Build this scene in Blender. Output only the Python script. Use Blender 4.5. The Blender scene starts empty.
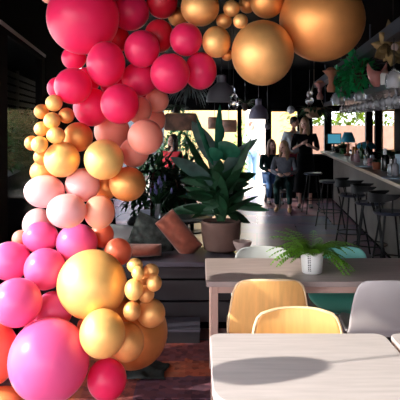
import bpy, bmesh, math, random
from mathutils import Vector, Matrix, Euler
R = random.Random(7)
PI = math.pi
H = 1.65            # camera height
F = 620.0           # focal length in pixels of the 400 px frame
HY = 125.0          # horizon row
scene = bpy.context.scene
COL = scene.collection

def P(px, py, d):   # a pixel at depth d -> point
    return Vector(((px-200)/F*d, d, H-(py-HY)/F*d))
def G(px, py, z=0): # a pixel on the horizontal plane z
    d = (H-z)*F/(py-HY)
    return P(px, py, d)

# ------------------------------------------------------------------ materials
MATS = {}
def mat(name, col, rough=.5, metal=0., var=0., scale=8., bump=0., spec=.5, trans=0., sub=0., coat=0., emit=None, es=0., sheen=0., stretch=None):
    m = bpy.data.materials.new(name); m.use_nodes = True
    nt = m.node_tree; b = nt.nodes['Principled BSDF']
    b.inputs['Base Color'].default_value = (*col, 1)
    b.inputs['Roughness'].default_value = rough
    b.inputs['Metallic'].default_value = metal
    b.inputs['Specular IOR Level'].default_value = spec
    b.inputs['Transmission Weight'].default_value = trans
    b.inputs['Coat Weight'].default_value = coat
    b.inputs['Sheen Weight'].default_value = sheen
    if sub:
        b.inputs['Subsurface Weight'].default_value = sub
        b.inputs['Subsurface Radius'].default_value = (.12, .04, .05)
        b.inputs['Subsurface Scale'].default_value = .6
    if emit:
        b.inputs['Emission Color'].default_value = (*emit, 1); b.inputs['Emission Strength'].default_value = es
    if var or bump:
        tc = nt.nodes.new('ShaderNodeTexCoord'); mp = nt.nodes.new('ShaderNodeMapping')
        nt.links.new(tc.outputs['Object'], mp.inputs['Vector'])
        if stretch: mp.inputs['Scale'].default_value = stretch
        n = nt.nodes.new('ShaderNodeTexNoise'); n.inputs['Scale'].default_value = scale; n.inputs['Detail'].default_value = 5
        nt.links.new(mp.outputs['Vector'], n.inputs['Vector'])
        if var:
            r = nt.nodes.new('ShaderNodeValToRGB')
            r.color_ramp.elements[0].position = .3; r.color_ramp.elements[1].position = .7
            r.color_ramp.elements[0].color = (*[c*(1-var) for c in col], 1)
            r.color_ramp.elements[1].color = (*[min(1, c*(1+var)) for c in col], 1)
            nt.links.new(n.outputs['Fac'], r.inputs['Fac']); nt.links.new(r.outputs['Color'], b.inputs['Base Color'])
        if bump:
            bp = nt.nodes.new('ShaderNodeBump'); bp.inputs['Strength'].default_value = bump; bp.inputs['Distance'].default_value = .01
            nt.links.new(n.outputs['Fac'], bp.inputs['Height']); nt.links.new(bp.outputs['Normal'], b.inputs['Normal'])
    MATS[name] = m
    return m

def latex(name, col, tcol, gl=.35, tr=.24):       # thin stretched latex: diffuse + light coming through + soft gloss
    m = bpy.data.materials.new(name); m.use_nodes = True
    nt = m.node_tree; N = nt.nodes; L = nt.links
    for n in list(N): N.remove(n)
    out = N.new('ShaderNodeOutputMaterial')
    d = N.new('ShaderNodeBsdfDiffuse'); d.inputs['Color'].default_value = (*col, 1)
    t = N.new('ShaderNodeBsdfTranslucent'); t.inputs['Color'].default_value = (*tcol, 1)
    a = N.new('ShaderNodeMixShader'); a.inputs['Fac'].default_value = tr
    L.new(d.outputs[0], a.inputs[1]); L.new(t.outputs[0], a.inputs[2])
    g = N.new('ShaderNodeBsdfGlossy'); g.inputs['Roughness'].default_value = gl; g.inputs['Color'].default_value = (1, 1, 1, 1)
    fr = N.new('ShaderNodeFresnel'); fr.inputs['IOR'].default_value = 1.35
    mx = N.new('ShaderNodeMixShader'); L.new(fr.outputs[0], mx.inputs['Fac'])
    L.new(a.outputs[0], mx.inputs[1]); L.new(g.outputs[0], mx.inputs[2])
    L.new(mx.outputs[0], out.inputs['Surface'])
    MATS[name] = m
    return m

def pane_mat(name, tint, gloss=.12, rough=.03, haze=0.):
    m = bpy.data.materials.new(name); m.use_nodes = True
    nt = m.node_tree; N = nt.nodes; L = nt.links
    for n in list(N): N.remove(n)
    out = N.new('ShaderNodeOutputMaterial')
    t = N.new('ShaderNodeBsdfTransparent'); t.inputs['Color'].default_value = (*tint, 1)
    g = N.new('ShaderNodeBsdfGlossy'); g.inputs['Roughness'].default_value = rough; g.inputs['Color'].default_value = (1, 1, 1, 1)
    fr = N.new('ShaderNodeFresnel'); fr.inputs['IOR'].default_value = 1.5
    mt = N.new('ShaderNodeMath'); mt.operation = 'MULTIPLY'; mt.inputs[1].default_value = gloss*5
    mt.use_clamp = True
    L.new(fr.outputs[0], mt.inputs[0])
    mx = N.new('ShaderNodeMixShader'); L.new(mt.outputs[0], mx.inputs['Fac'])
    base = t
    if haze:
        d = N.new('ShaderNodeBsdfTranslucent'); d.inputs['Color'].default_value = (.85, .87, .92, 1)
        hm = N.new('ShaderNodeMixShader'); hm.inputs['Fac'].default_value = haze
        L.new(t.outputs[0], hm.inputs[1]); L.new(d.outputs[0], hm.inputs[2]); base = hm
    L.new(base.outputs[0], mx.inputs[1]); L.new(g.outputs[0], mx.inputs[2]); L.new(mx.outputs[0], out.inputs['Surface'])
    MATS[name] = m
    return m

def leafmat(name, col, var=.35, tr=.25, rough=.4):
    m = bpy.data.materials.new(name); m.use_nodes = True
    nt = m.node_tree; N = nt.nodes; L = nt.links
    b = N['Principled BSDF']; out = N['Material Output']
    n = N.new('ShaderNodeTexNoise'); n.inputs['Scale'].default_value = 9
    tc = N.new('ShaderNodeTexCoord'); L.new(tc.outputs['Object'], n.inputs['Vector'])
    r = N.new('ShaderNodeValToRGB'); r.color_ramp.elements[0].position = .35; r.color_ramp.elements[1].position = .65
    r.color_ramp.elements[0].color = (*[c*(1-var) for c in col], 1); r.color_ramp.elements[1].color = (*[min(1, c*(1+var)) for c in col], 1)
    L.new(n.outputs['Fac'], r.inputs['Fac']); L.new(r.outputs['Color'], b.inputs['Base Color'])
    b.inputs['Roughness'].default_value = rough
    t = N.new('ShaderNodeBsdfTranslucent'); L.new(r.outputs['Color'], t.inputs['Color'])
    mx = N.new('ShaderNodeMixShader'); mx.inputs['Fac'].default_value = tr
    L.new(b.outputs[0], mx.inputs[1]); L.new(t.outputs[0], mx.inputs[2]); L.new(mx.outputs[0], out.inputs['Surface'])
    MATS[name] = m
    return m

# balloons
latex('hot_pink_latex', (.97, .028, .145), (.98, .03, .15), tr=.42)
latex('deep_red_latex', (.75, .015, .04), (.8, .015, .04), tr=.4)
latex('magenta_latex', (.84, .115, .33), (.92, .04, .17), .3)
latex('salmon_latex', (.88, .3, .22), (.9, .2, .13))
latex('peach_latex', (.93, .42, .28), (.95, .25, .12))
latex('blush_latex', (.92, .5, .5), (.95, .3, .28), .3)
latex('orange_latex', (.9, .2, .1), (.9, .12, .04))
mat('gold_chrome', (.86, .44, .15), .48, .6, spec=.5, var=.06, scale=3)
mat('copper_chrome', (.78, .33, .10), .47, .72, var=.06, scale=3)
mat('pale_gold_chrome', (.95, .55, .17), .42, .3, var=.04, scale=3)
# setting
mat('black_paint', (.002, .002, .0025), .9, spec=.03)
mat('ceiling_black', (.002, .002, .003), .7, spec=.04)
mat('dark_metal', (.007, .007, .008), .5, spec=.25)
mat('slat_grey', (.16, .15, .16), .6)
mat('stile_metal', (.005, .004, .004), .8, spec=.03)
mat('pale_metal', (.5, .42, .4), .4, .5)
mat('counter_stone', (.30, .24, .22), .3, var=.15, scale=6)
mat('bar_front', (.10, .085, .075), .6, var=.2, scale=4)
mat('rack_steel', (.07, .075, .10), .35, .4)
mat('table_wood', (.36, .28, .26), .42, var=.14, scale=5, stretch=(1, 9, 1), bump=.05)
mat('pale_table', (.55, .49, .475), .42, var=.09, scale=5, stretch=(1, 9, 1), bump=.04)
mat('leg_wood', (.55, .36, .30), .5, var=.1)
mat('oak_yellow', (.86, .46, .15), .38, var=.09, scale=6, stretch=(8, 1, 1))
mat('ply_edge', (.82, .60, .35), .5)
mat('shell_white', (.48, .44, .435), .4)
mat('shell_grey', (.50, .52, .50), .45)
mat('shell_teal', (.16, .52, .46), .4)
mat('bench_wood', (.028, .023, .027), .45, var=.2, scale=5, stretch=(1, 6, 1))
mat('bench_top', (.085, .075, .10), .4, var=.12, scale=4, stretch=(1, 6, 1))
mat('rust_fabric', (.38, .09, .05), .8, var=.2, scale=20, sheen=.3)
mat('grey_fabric', (.06, .07, .065), .85, var=.7, scale=16)
mat('stone_fabric', (.45, .45, .46), .85, var=.1)
mat('pot_clay', (.19, .105, .085), .8, var=.15)
mat('pale_clay', (.62, .46, .42), .7, var=.08)
mat('soil', (.03, .02, .015), .9)
mat('terracotta', (.42, .13, .07), .7)
mat('white_ceramic', (.8, .79, .77), .35)
mat('black_print', (.01, .01, .01), .5)
mat('grey_lamp', (.20, .19, .22), .45)
mat('mauve_lamp', (.26, .23, .32), .45)
mat('cord_black', (.02, .02, .02), .5)
mat('brown_wicker', (.33, .2, .12), .8, var=.35, scale=50, bump=.4)
mat('globe_white', (.75, .74, .78), .3)
mat('clear_glass', (.9, .93, .95), .03, trans=1., spec=.5)
mat('smoky_glass', (.88, .9, .95), .06, trans=.72)
pane_mat('thin_glass', (.9, .92, .95), .6, .06, .3)
mat('green_glass', (.03, .10, .03), .1, trans=.3)
mat('dark_glass', (.012, .014, .012), .1)
mat('amber_glass', (.45, .13, .02), .1, trans=.3)
mat('pink_glass', (.55, .28, .32), .15, trans=.2)
mat('turquoise', (.01, .24, .36), .5)
mat('tray_blue', (.35, .48, .6), .4)
mat('paper', (.62, .64, .78), .6)
mat('paper_white', (.8, .79, .78), .6)
mat('screen', (.02, .05, .08), .3, emit=(.08, .35, .5), es=.7)
mat('skin', (.55, .29, .21), .5)
mat('skin_light', (.68, .40, .31), .5)
mat('hair_dark', (.025, .016, .012), .6)
mat('hair_blond', (.32, .18, .09), .55, var=.3, scale=20)
mat('hair_brown', (.14, .06, .035), .6)
mat('cloth_black', (.006, .006, .008), .9, spec=.05)
mat('cloth_white', (.50, .56, .60), .8)
mat('cloth_grey', (.13, .14, .17), .85, var=.3, scale=12)
mat('cloth_red', (.6, .02, .03), .8)
mat('cloth_rose', (.45, .06, .11), .8)
mat('denim', (.05, .13, .30), .8)
mat('denim_pale', (.25, .42, .62), .8)
mat('cloth_teal', (.01, .028, .028), .9, spec=.1)
mat('shoe_dark', (.02, .015, .015), .5)
mat('shoe_tan', (.55, .3, .12), .6)
mat('eye_dark', (.01, .01, .01), .2)
mat('lips', (.4, .09, .08), .5)
mat('cream_render', (.66, .45, .20), .8, var=.05)
mat('slate_render', (.05, .065, .085), .8)
mat('peach_render', (.33, .17, .12), .8, var=.1)
mat('white_render', (.85, .82, .78), .8)
mat('orange_render', (.75, .42, .16), .8)
mat('paving', (.62, .57, .54), .8, var=.15)
mat('bark', (.10, .06, .04), .9, var=.3)
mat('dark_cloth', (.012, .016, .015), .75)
mat('rope', (.4, .33, .25), .9)
mat('dry_leaf', (.36, .25, .11), .6, var=.35, scale=10)
mat('pink_ceramic', (.62, .25, .22), .4, var=.1)
mat('coral_ceramic', (.75, .28, .16), .5)
mat('lavender', (.22, .2, .5), .7, var=.4, scale=30)
leafmat('wicker', (.80, .58, .46), .25, .5, .8)
leafmat('leaf_dark', (.018, .075, .032)); leafmat('leaf_blue', (.045, .10, .085)); leafmat('leaf_bright', (.14, .33, .025))
leafmat('leaf_emerald', (.015, .38, .11)); leafmat('leaf_grey', (.17, .21, .20)); leafmat('leaf_mid', (.03, .11, .04))
leafmat('leaf_sun', (.19, .27, .015), tr=.15); leafmat('leaf_glossy', (.02, .13, .075), rough=.25)
pane_mat('window_glass', (.95, .97, .97), .1)
pane_mat('tinted_glass', (.6, .62, .62), .012, .08)
def frosted():
    m = bpy.data.materials.new('frosted_fill_pane'); m.use_nodes = True
    N = m.node_tree.nodes; L = m.node_tree.links
    for n in list(N): N.remove(n)
    o = N.new('ShaderNodeOutputMaterial'); t = N.new('ShaderNodeBsdfTranslucent'); t.inputs['Color'].default_value = (.8, .84, .9, 1)
    L.new(t.outputs[0], o.inputs['Surface']); MATS['frosted_fill_pane'] = m
frosted()

def floor_material():
    m = bpy.data.materials.new('tile_floor'); m.use_nodes = True
    nt = m.node_tree; N = nt.nodes; L = nt.links; b = N['Principled BSDF']
    tc = N.new('ShaderNodeTexCoord'); mp = N.new('ShaderNodeMapping'); mp.inputs['Rotation'].default_value[2] = math.radians(5.25)
    L.new(tc.outputs['Object'], mp.inputs['Vector'])
    br = N.new('ShaderNodeTexBrick'); br.offset = .5; br.inputs['Scale'].default_value = 1.0
    br.inputs['Brick Width'].default_value = 1.25; br.inputs['Row Height'].default_value = .95; br.inputs['Mortar Size'].default_value = .012
    br.inputs['Color1'].default_value = (.16, .155, .23, 1); br.inputs['Color2'].default_value = (.34, .18, .19, 1)
    br.inputs['Mortar'].default_value = (.16, .14, .16, 1); br.inputs['Bias'].default_value = 0.0
    L.new(mp.outputs[0], br.inputs['Vector'])
    n = N.new('ShaderNodeTexNoise'); n.inputs['Scale'].default_value = 2.2; n.inputs['Detail'].default_value = 6
    L.new(mp.outputs[0], n.inputs['Vector'])
    mx = N.new('ShaderNodeMix'); mx.data_type = 'RGBA'; mx.blend_type = 'OVERLAY'; mx.inputs['Factor'].default_value = .35
    L.new(br.outputs['Color'], mx.inputs['A']); L.new(n.outputs['Color'], mx.inputs['B'])
    hs = N.new('ShaderNodeHueSaturation'); hs.inputs['Saturation'].default_value = 1.0
    L.new(mx.outputs['Result'], hs.inputs['Color']); L.new(hs.outputs[0], b.inputs['Base Color'])
    b.inputs['Roughness'].default_value = .27
    MATS['tile_floor'] = m
floor_material()

def rug_material():
    m = bpy.data.materials.new('kilim_patchwork'); m.use_nodes = True
    nt = m.node_tree; N = nt.nodes; L = nt.links; b = N['Principled BSDF']
    tc = N.new('ShaderNodeTexCoord')
    def ramp(src, cols, interp='CONSTANT'):
        r = N.new('ShaderNodeValToRGB'); r.color_ramp.interpolation = interp
        while len(r.color_ramp.elements) < len(cols): r.color_ramp.elements.new(.5)
        for i, (p, c) in enumerate(cols):
            r.color_ramp.elements[i].position = p; r.color_ramp.elements[i].color = (*c, 1)
        L.new(src, r.inputs['Fac']); return r
    v = N.new('ShaderNodeTexVoronoi'); v.distance = 'CHEBYCHEV'; v.inputs['Scale'].default_value = 3.4; v.inputs['Randomness'].default_value = .35
    L.new(tc.outputs['Object'], v.inputs['Vector'])
    sep = N.new('ShaderNodeSeparateColor'); L.new(v.outputs['Color'], sep.inputs[0])
    base = ramp(sep.outputs[0], [(0, (.24, .05, .04)), (.18, (.33, .07, .035)), (.36, (.17, .045, .055)), (.52, (.38, .10, .05)), (.66, (.10, .035, .06)), (.78, (.27, .11, .08)), (.9, (.35, .045, .05))])
    v2 = N.new('ShaderNodeTexVoronoi'); v2.distance = 'MANHATTAN'; v2.inputs['Scale'].default_value = 24; v2.inputs['Randomness'].default_value = .5
    L.new(tc.outputs['Object'], v2.inputs['Vector'])
    s2 = N.new('ShaderNodeSeparateColor'); L.new(v2.outputs['Color'], s2.inputs[0])
    mot = ramp(s2.outputs[0], [(0, (.9, .6, .5)), (.35, (.45, .3, .35)), (.55, (1, 1, 1)), (.8, (1.4, 1.1, .9))])
    mx = N.new('ShaderNodeMix'); mx.data_type = 'RGBA'; mx.blend_type = 'MULTIPLY'; mx.inputs['Factor'].default_value = .75
    L.new(base.outputs[0], mx.inputs['A']); L.new(mot.outputs[0], mx.inputs['B'])
    gm = N.new('ShaderNodeGamma'); gm.inputs['Gamma'].default_value = .9
    L.new(mx.outputs['Result'], gm.inputs['Color']); L.new(gm.outputs[0], b.inputs['Base Color']); b.inputs['Roughness'].default_value = .9
    MATS['kilim'] = m
rug_material()

# ------------------------------------------------------------------ mesh builder
class MB:
    def __init__(s): s.v = []; s.f = []
    def add(s, vs, fs):
        k = len(s.v); s.v += [tuple(v) for v in vs]; s.f += [tuple(i+k for i in f) for f in fs]; return s
    def box(s, c, size, rot=None):
        hx, hy, hz = [a/2 for a in size]; M = rot.to_matrix() if rot else Matrix.Identity(3); c = Vector(c)
        vs = [c+M@Vector((x, y, z)) for x in (-hx, hx) for y in (-hy, hy) for z in (-hz, hz)]
        return s.add(vs, [(0, 1, 3, 2), (4, 6, 7, 5), (0, 4, 5, 1), (2, 3, 7, 6), (0, 2, 6, 4), (1, 5, 7, 3)])
    def prism(s, pts, z0, z1):      # pts ccw list of (x,y)
        n = len(pts); vs = [(x, y, z0) for x, y in pts]+[(x, y, z1) for x, y in pts]
        fs = [tuple(reversed(range(n))), tuple(range(n, 2*n))]+[(i, (i+1) % n, n+(i+1) % n, n+i) for i in range(n)]
        return s.add(vs, fs)
    def tube(s, pts, rads, seg=10, cap=True):
        pts = [Vector(p) for p in pts]; n = len(pts)
        if not isinstance(rads, (list, tuple)): rads = [rads]*n
        vs = []; ref = None
        for i, p in enumerate(pts):
            t = (pts[min(i+1, n-1)]-pts[max(i-1, 0)]).normalized()
            if ref is None: ref = Vector((1, 0, 0)) if abs(t.x) < .9 else Vector((0, 1, 0))
            a = (ref-t*ref.dot(t)).normalized(); b = t.cross(a); ref = a
            for k in range(seg):
                w = 2*PI*k/seg; vs.append(p+(a*math.cos(w)+b*math.sin(w))*rads[i])
        fs = [(i*seg+k, i*seg+(k+1) % seg, (i+1)*seg+(k+1) % seg, (i+1)*seg+k) for i in range(n-1) for k in range(seg)]
        if cap: fs += [tuple(reversed(range(seg))), tuple(range((n-1)*seg, n*seg))]
        return s.add(vs, fs)
    def lathe(s, prof, seg=24, o=(0, 0, 0), cap=True):   # prof = [(r,z)...] bottom to top along the outside
        vs = []; o = Vector(o)
        for r, z in prof:
            for k in range(seg):
                w = 2*PI*k/seg; vs.append(o+Vector((r*math.cos(w), r*math.sin(w), z)))
        n = len(prof)
        fs = [(i*seg+k, i*seg+(k+1) % seg, (i+1)*seg+(k+1) % seg, (i+1)*seg+k) for i in range(n-1) for k in range(seg)]
        if cap: fs += [tuple(reversed(range(seg))), tuple(range((n-1)*seg, n*seg))]
        return s.add(vs, fs)
    def ball(s, c, r, seg=16, ring=10, rot=None):
        c = Vector(c); r = (r, r, r) if not isinstance(r, (tuple, list)) else r
        M = rot.to_matrix() if rot else Matrix.Identity(3)
        vs = [c+M@Vector((0, 0, -r[2]))]
        for i in range(1, ring):
            ph = -PI/2+PI*i/ring
            for k in range(seg):
                w = 2*PI*k/seg; vs.append(c+M@Vector((r[0]*math.cos(ph)*math.cos(w), r[1]*math.cos(ph)*math.sin(w), r[2]*math.sin(ph))))
        vs.append(c+M@Vector((0, 0, r[2]))); top = len(vs)-1
        fs = [(0, 1+(k+1) % seg, 1+k) for k in range(seg)]
        for i in range(ring-2):
            a = 1+i*seg
            fs += [(a+k, a+(k+1) % seg, a+seg+(k+1) % seg, a+seg+k) for k in range(seg)]
        a = 1+(ring-2)*seg
        fs += [(a+k, a+(k+1) % seg, top) for k in range(seg)]
        return s.add(vs, fs)
    def leaf(s, base, d, L, W, droop=.4, n=6, fold=.25, up=Vector((0, 0, 1)), shape=1.0, twist=0.):
        base = Vector(base); d = Vector(d).normalized()
        side = d.cross(up)
        if side.length < 1e-3: side = Vector((1, 0, 0))
        side.normalize(); nrm = side.cross(d).normalized()
        if twist:
            q = Matrix.Rotation(twist, 3, d); side = q@side; nrm = q@nrm
        vs = []; 
        p = base.copy(); dd = d.copy()
        for i in range(n+1):
            t = i/n
            w = W*.5*(math.sin(PI*min(1, (t**.8)*.97+.03))**shape)
            if i == n: w = .002
            q = p
            vs += [q-side*w+nrm*w*fold, q, q+side*w+nrm*w*fold]
            dd = (dd+Vector((0, 0, -droop/n))).normalized(); p = p+dd*(L/n)
        fs = []
        for i in range(n):
            a = 3*i; fs += [(a, a+1, a+4, a+3), (a+1, a+2, a+5, a+4)]
        return s.add(vs, fs)
    def mesh(s, name, m, smooth=True):
        me = bpy.data.meshes.new(name); me.from_pydata(s.v, [], s.f); me.update()
        if m: me.materials.append(MATS[m])
        if smooth:
            try: me.shade_smooth()
            except Exception:
                for p in me.polygons: p.use_smooth = True
        return me
    def build(s, name, m, parent=None, smooth=True, bevel=0., sub=0, auto=True, thick=0.):
        o = bpy.data.objects.new(name, s.mesh(name, m, smooth)); COL.objects.link(o)
        if smooth and auto:
            try: o.data.set_sharp_from_angle(angle=math.radians(40))
            except Exception: pass
        if parent: o.parent = parent
        if thick:
            md = o.modifiers.new('thick', 'SOLIDIFY'); md.thickness = thick; md.offset = 0
        if bevel:
            md = o.modifiers.new('bevel', 'BEVEL'); md.width = bevel; md.segments = 2; md.limit_method = 'ANGLE'
        if sub:
            md = o.modifiers.new('sub', 'SUBSURF'); md.levels = sub; md.render_levels = sub
        return o

def tag(o, label, cat, group=None, kind=None):
    o['label'] = label; o['category'] = cat
    if group: o['group'] = group
    if kind: o['kind'] = kind
    return o
def thing(name, label, cat, loc=(0, 0, 0), rotz=0., group=None):
    o = bpy.data.objects.new(name, None); COL.objects.link(o); o.empty_display_size = .05
    o.location = loc; o.rotation_euler = (0, 0, rotz)
    return tag(o, label, cat, group)
def struct(name, mb, m, parent=None, **k):
    o = mb.build(name, m, parent, smooth=k.pop('smooth', False), **k)
    if not parent: o['kind'] = 'structure'
    return o
def dup(root, loc, rotz=0., label=None, group=None, scale=None):
    r = root.copy(); COL.objects.link(r); r.location = loc; r.rotation_euler = (0, 0, rotz)
    if label: r['label'] = label
    if group: r['group'] = group
    if scale: r.scale = (scale,)*3 if not isinstance(scale, tuple) else scale
    for ch in list(root.children):
        c = ch.copy(); COL.objects.link(c); c.parent = r
        for g in list(ch.children):
            e = g.copy(); COL.objects.link(e); e.parent = c
    return r

# ------------------------------------------------------------------ camera, light
cam = bpy.data.cameras.new('camera'); co = bpy.data.objects.new('camera', cam); COL.objects.link(co)
co.location = (0, 0, H); co.rotation_euler = (PI/2, 0, 0)
cam.sensor_width = 36; cam.lens = F/400*36; cam.shift_y = -(200-HY)/400; cam.clip_end = 200
scene.camera = co
SUN = Vector((-.85, -.23, .52)).normalized()
sl = bpy.data.lights.new('sun', 'SUN'); sl.energy = 6.4; sl.angle = math.radians(.9); sl.color = (1, .94, .84)
so = bpy.data.objects.new('sun', sl); COL.objects.link(so); so.rotation_euler = SUN.to_track_quat('Z', 'Y').to_euler(); so.location = (-6, -3, 6)
w = bpy.data.worlds.new('world'); scene.world = w; w.use_nodes = True
bg = w.node_tree.nodes['Background']; bg.inputs['Color'].default_value = (.93, .95, 1, 1); bg.inputs['Strength'].default_value = 6.4
scene.view_settings.view_transform = 'Standard'; scene.view_settings.look = 'None'
scene.view_settings.gamma = 1; scene.view_settings.exposure = .2; scene.view_settings.use_curve_mapping = False

# ------------------------------------------------------------------ setting
def wl(d): return -1.53-.105*(d-6)          # line of the glazed side
struct('floor', MB().box((1.2, 6.0, -.05), (7.6, 17, .1)), 'tile_floor')
struct('floor_outside', MB().box((0, 10, -.16), (70, 70, .12)), 'paving')
cl_ = MB()
cl_.box((1.2, 6.0, 3.0), (7.6, 17, .2))
struct('ceiling', cl_, 'ceiling_black')
# left wall: lintel over the open side near the camera, closed part behind the glazed panel
lw = MB().box((-1.5, 3.35, 2.51), (.12, 1.2, .78)).box((-1.5, .15, 2.71), (.12, 5.2, .38))
struct('wall_left', lw, 'black_paint')
lb = MB()
for d0, d1, z0, z1 in ((6.0, 10.1, 0, 2.9), (10.1, 13.6, 0, .3), (10.1, 13.6, 2.5, 2.9), (10.35, 10.5, .3, 2.5), (12.0, 12.15, .3, 2.5), (13.6, 14, 0, 2.9)):
    lb.prism([(wl(d0)-.80, d0), (wl(d0)-.68, d0), (wl(d1)-.68, d1), (wl(d1)-.80, d1)], z0, z1)
struct('wall_left_rear', lb, 'black_paint')
for n_, d0, d1, gm in ((7, 10.1, 10.35, 'window_glass'), (6, 10.5, 12.0, 'frosted_fill_pane'), (8, 12.15, 13.6, 'frosted_fill_pane')):  # frosted panes are hidden, added to spread daylight over floor and bar
    sk = bpy.data.objects.new('window_%d' % n_, None); COL.objects.link(sk); sk['kind'] = 'structure'
    struct('pane', MB().prism([(wl(d0)-.75, d0), (wl(d0)-.74, d0), (wl(d1)-.74, d1), (wl(d1)-.75, d1)], .3, 2.5), gm, sk)
# bulkhead above the glazed panel
bh = MB().prism([(wl(3.95)-.63, 3.95), (wl(3.95)+.02, 3.95), (wl(9)+.02, 9), (wl(9)-.63, 9)], 2.34, 2.9)
struct('trim_bulkhead', bh, 'black_paint')
bc = MB().prism([(wl(6.05)-.07, 6.05), (wl(6.05)+.03, 6.05), (wl(8.75)+.03, 8.75), (wl(8.75)-.07, 8.75)], 0, 2.34)
struct('wall_pier', bc, 'black_paint')
# glazed panel on the left
wf = MB()
def along(d0, d1, z0, z1, t=.05):
    wf.prism([(wl(d0)-t/2, d0), (wl(d0)+t/2, d0), (wl(d1)+t/2, d1), (wl(d1)-t/2, d1)], z0, z1)
w1 = bpy.data.objects.new('window_1', None); COL.objects.link(w1); w1['kind'] = 'structure'
for d0, d1, z0, z1 in ((3.98, 4.26, 0, 2.33), (5.85, 6.04, 0, 2.33), (4.26, 5.85, 2.27, 2.33), (4.26, 5.85, 0, .3)): along(d0, d1, z0, z1)
struct('window_frame', wf, 'stile_metal', w1)
pm = MB(); pm.prism([(wl(4.26)-.006, 4.26), (wl(4.26)+.006, 4.26), (wl(5.85)+.006, 5.85), (wl(5.85)-.006, 5.85)], .3, 2.27)
struct('pane', pm, 'tinted_glass', w1)
be = MB(); be.prism([(wl(4.0)+.026, 4.0), (wl(4.0)+.036, 4.0), (wl(6.02)+.036, 6.02), (wl(6.02)+.026, 6.02)], 2.305, 2.33)
struct('edge_strip', be, 'pale_metal', w1)
sm_ = MB()
for k in range(7): sm_.prism([(wl(4.2)-.58, 4.2), (wl(4.2)-.56, 4.2), (wl(9.8)-.56, 9.8), (wl(9.8)-.58, 9.8)], 1.72+k*.085, 1.775+k*.085)
for d in (4.22, 6.0, 7.9, 9.78): sm_.prism([(wl(d)-.61, d-.02), (wl(d)-.58, d-.02), (wl(d)-.58, d+.02), (wl(d)-.61, d+.02)], 0, 2.34)
struct('trim_slats', sm_, 'slat_grey')
# rear wall with its openings (plane y = 14)
BW = 14.0; sc = BW/F
def bx(px): return (px-200)*sc
def bz(py): return H-(py-HY)*sc
wb = MB()
def wbox(p0, p1, z0, z1, t=.14): wb.box(((bx(p0)+bx(p1))/2, BW, (z0+z1)/2), (bx(p1)-bx(p0), t, z1-z0))
wbox(60, 430, 2.0, 2.9)
for p0, p1, z0, z1 in ((60, 118, 0, 2.0), (237.5, 241.5, 0, 2), (265.5, 270, 0, 2), (298, 311, 0, 2), (325, 330, 0, 2), (366, 372, 0, 2), (375, 381, 0, 2), (395, 430, 0, 2),
                       (270, 298, 0, .85), (311, 325, 0, .95), (330, 395, 0, 1.05), (118, 237.5, 1.98, 2.0)):
    wbox(p0, p1, z0, z1)
struct('wall_rear', wb, 'black_paint')
for i, (p0, p1, z0) in enumerate(((270, 298, .85), (311, 325, .95), (330, 366, 1.05), (381, 395, 1.05))):
    wn = bpy.data.objects.new('window_%d' % (i+2), None); COL.objects.link(wn); wn['kind'] = 'structure'
    fr = MB()
    for a, b, c, d in ((p0, p0+1.1, z0, 2), (p1-1.1, p1, z0, 2), (p0, p1, z0, z0+.05), (p0, p1, 1.95, 2.0)):
        fr.box(((bx(a)+bx(b))/2, BW-.03, (c+d)/2), (bx(b)-bx(a), .1, d-c))
    if i == 3: struct('window_frame', fr, 'orange_render', wn)
    else: struct('window_frame', fr, 'dark_metal', wn)
    struct('pane', MB().box(((bx(p0)+bx(p1))/2, BW+.03, (z0+2)/2), (bx(p1)-bx(p0)-.02, .008, 2-z0-.02)), 'window_glass', wn)
wr = MB(); 
wr.prism([(3.35, 3.0), (3.47, 3.0), (4.5, 14), (4.38, 14)], 0, 2.9)
struct('wall_right', wr, 'black_paint')
wv_ = MB()
for xa, xb, za, zb in ((-2.6, 5, 2.2, 2.9), (-2.6, 5, 0, .6), (-.5, .55, .6, 2.2), (1.7, 5, .6, 2.2)): wv_.box(((xa+xb)/2, -2.45, (za+zb)/2), (xb-xa, .1, zb-za))
struct('wall_behind', wv_, 'black_paint')
struct('wall_right_front', MB().box((3.41, .3, 1.45), (.12, 5.6, 2.9)), 'black_paint')
struct('wall_terrace', MB().box((-3.0, 18.9, 1.5), (3.9, .25, 3.0)), 'slate_render')
pb = thing('shade_planter', 'unseen planter box with green plants, added at the open left side to shade the rug', 'planter', (-1.62, 3.83, 0))  # out of view, added to block the sun from the rug
MB().box((0, 0, .4), (.3, .74, .8)).build('box', 'bench_wood', pb, smooth=False, bevel=.005)
pf_ = MB(); r9 = random.Random(77)
for _ in range(900):
    pf_.leaf((r9.uniform(-.12, .12), r9.uniform(-.33, .33), r9.uniform(.78, 1.1)), (r9.uniform(-1, 1), r9.uniform(-1, 1), r9.uniform(0, 1)), .1, .05, .4, 3)
pf_.build('foliage', 'leaf_mid', pb, auto=False)

# outside, seen through the rear openings
struct('wall_courtyard', MB().box((.15, 18.5, 1.6), (2.4, .3, 3.2)), 'cream_render')
struct('wall_house', MB().box((3.2, 24, 2.6), (1.0, .5, 5.2)), 'orange_render')
struct('wall_pale_house', MB().box((1.75, 26, 2.6), (3.4, .5, 5.2)), 'white_render')
struct('wall_garden', MB().box((6.0, 17.2, .82), (6.5, .25, 1.64)), 'peach_render')

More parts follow.
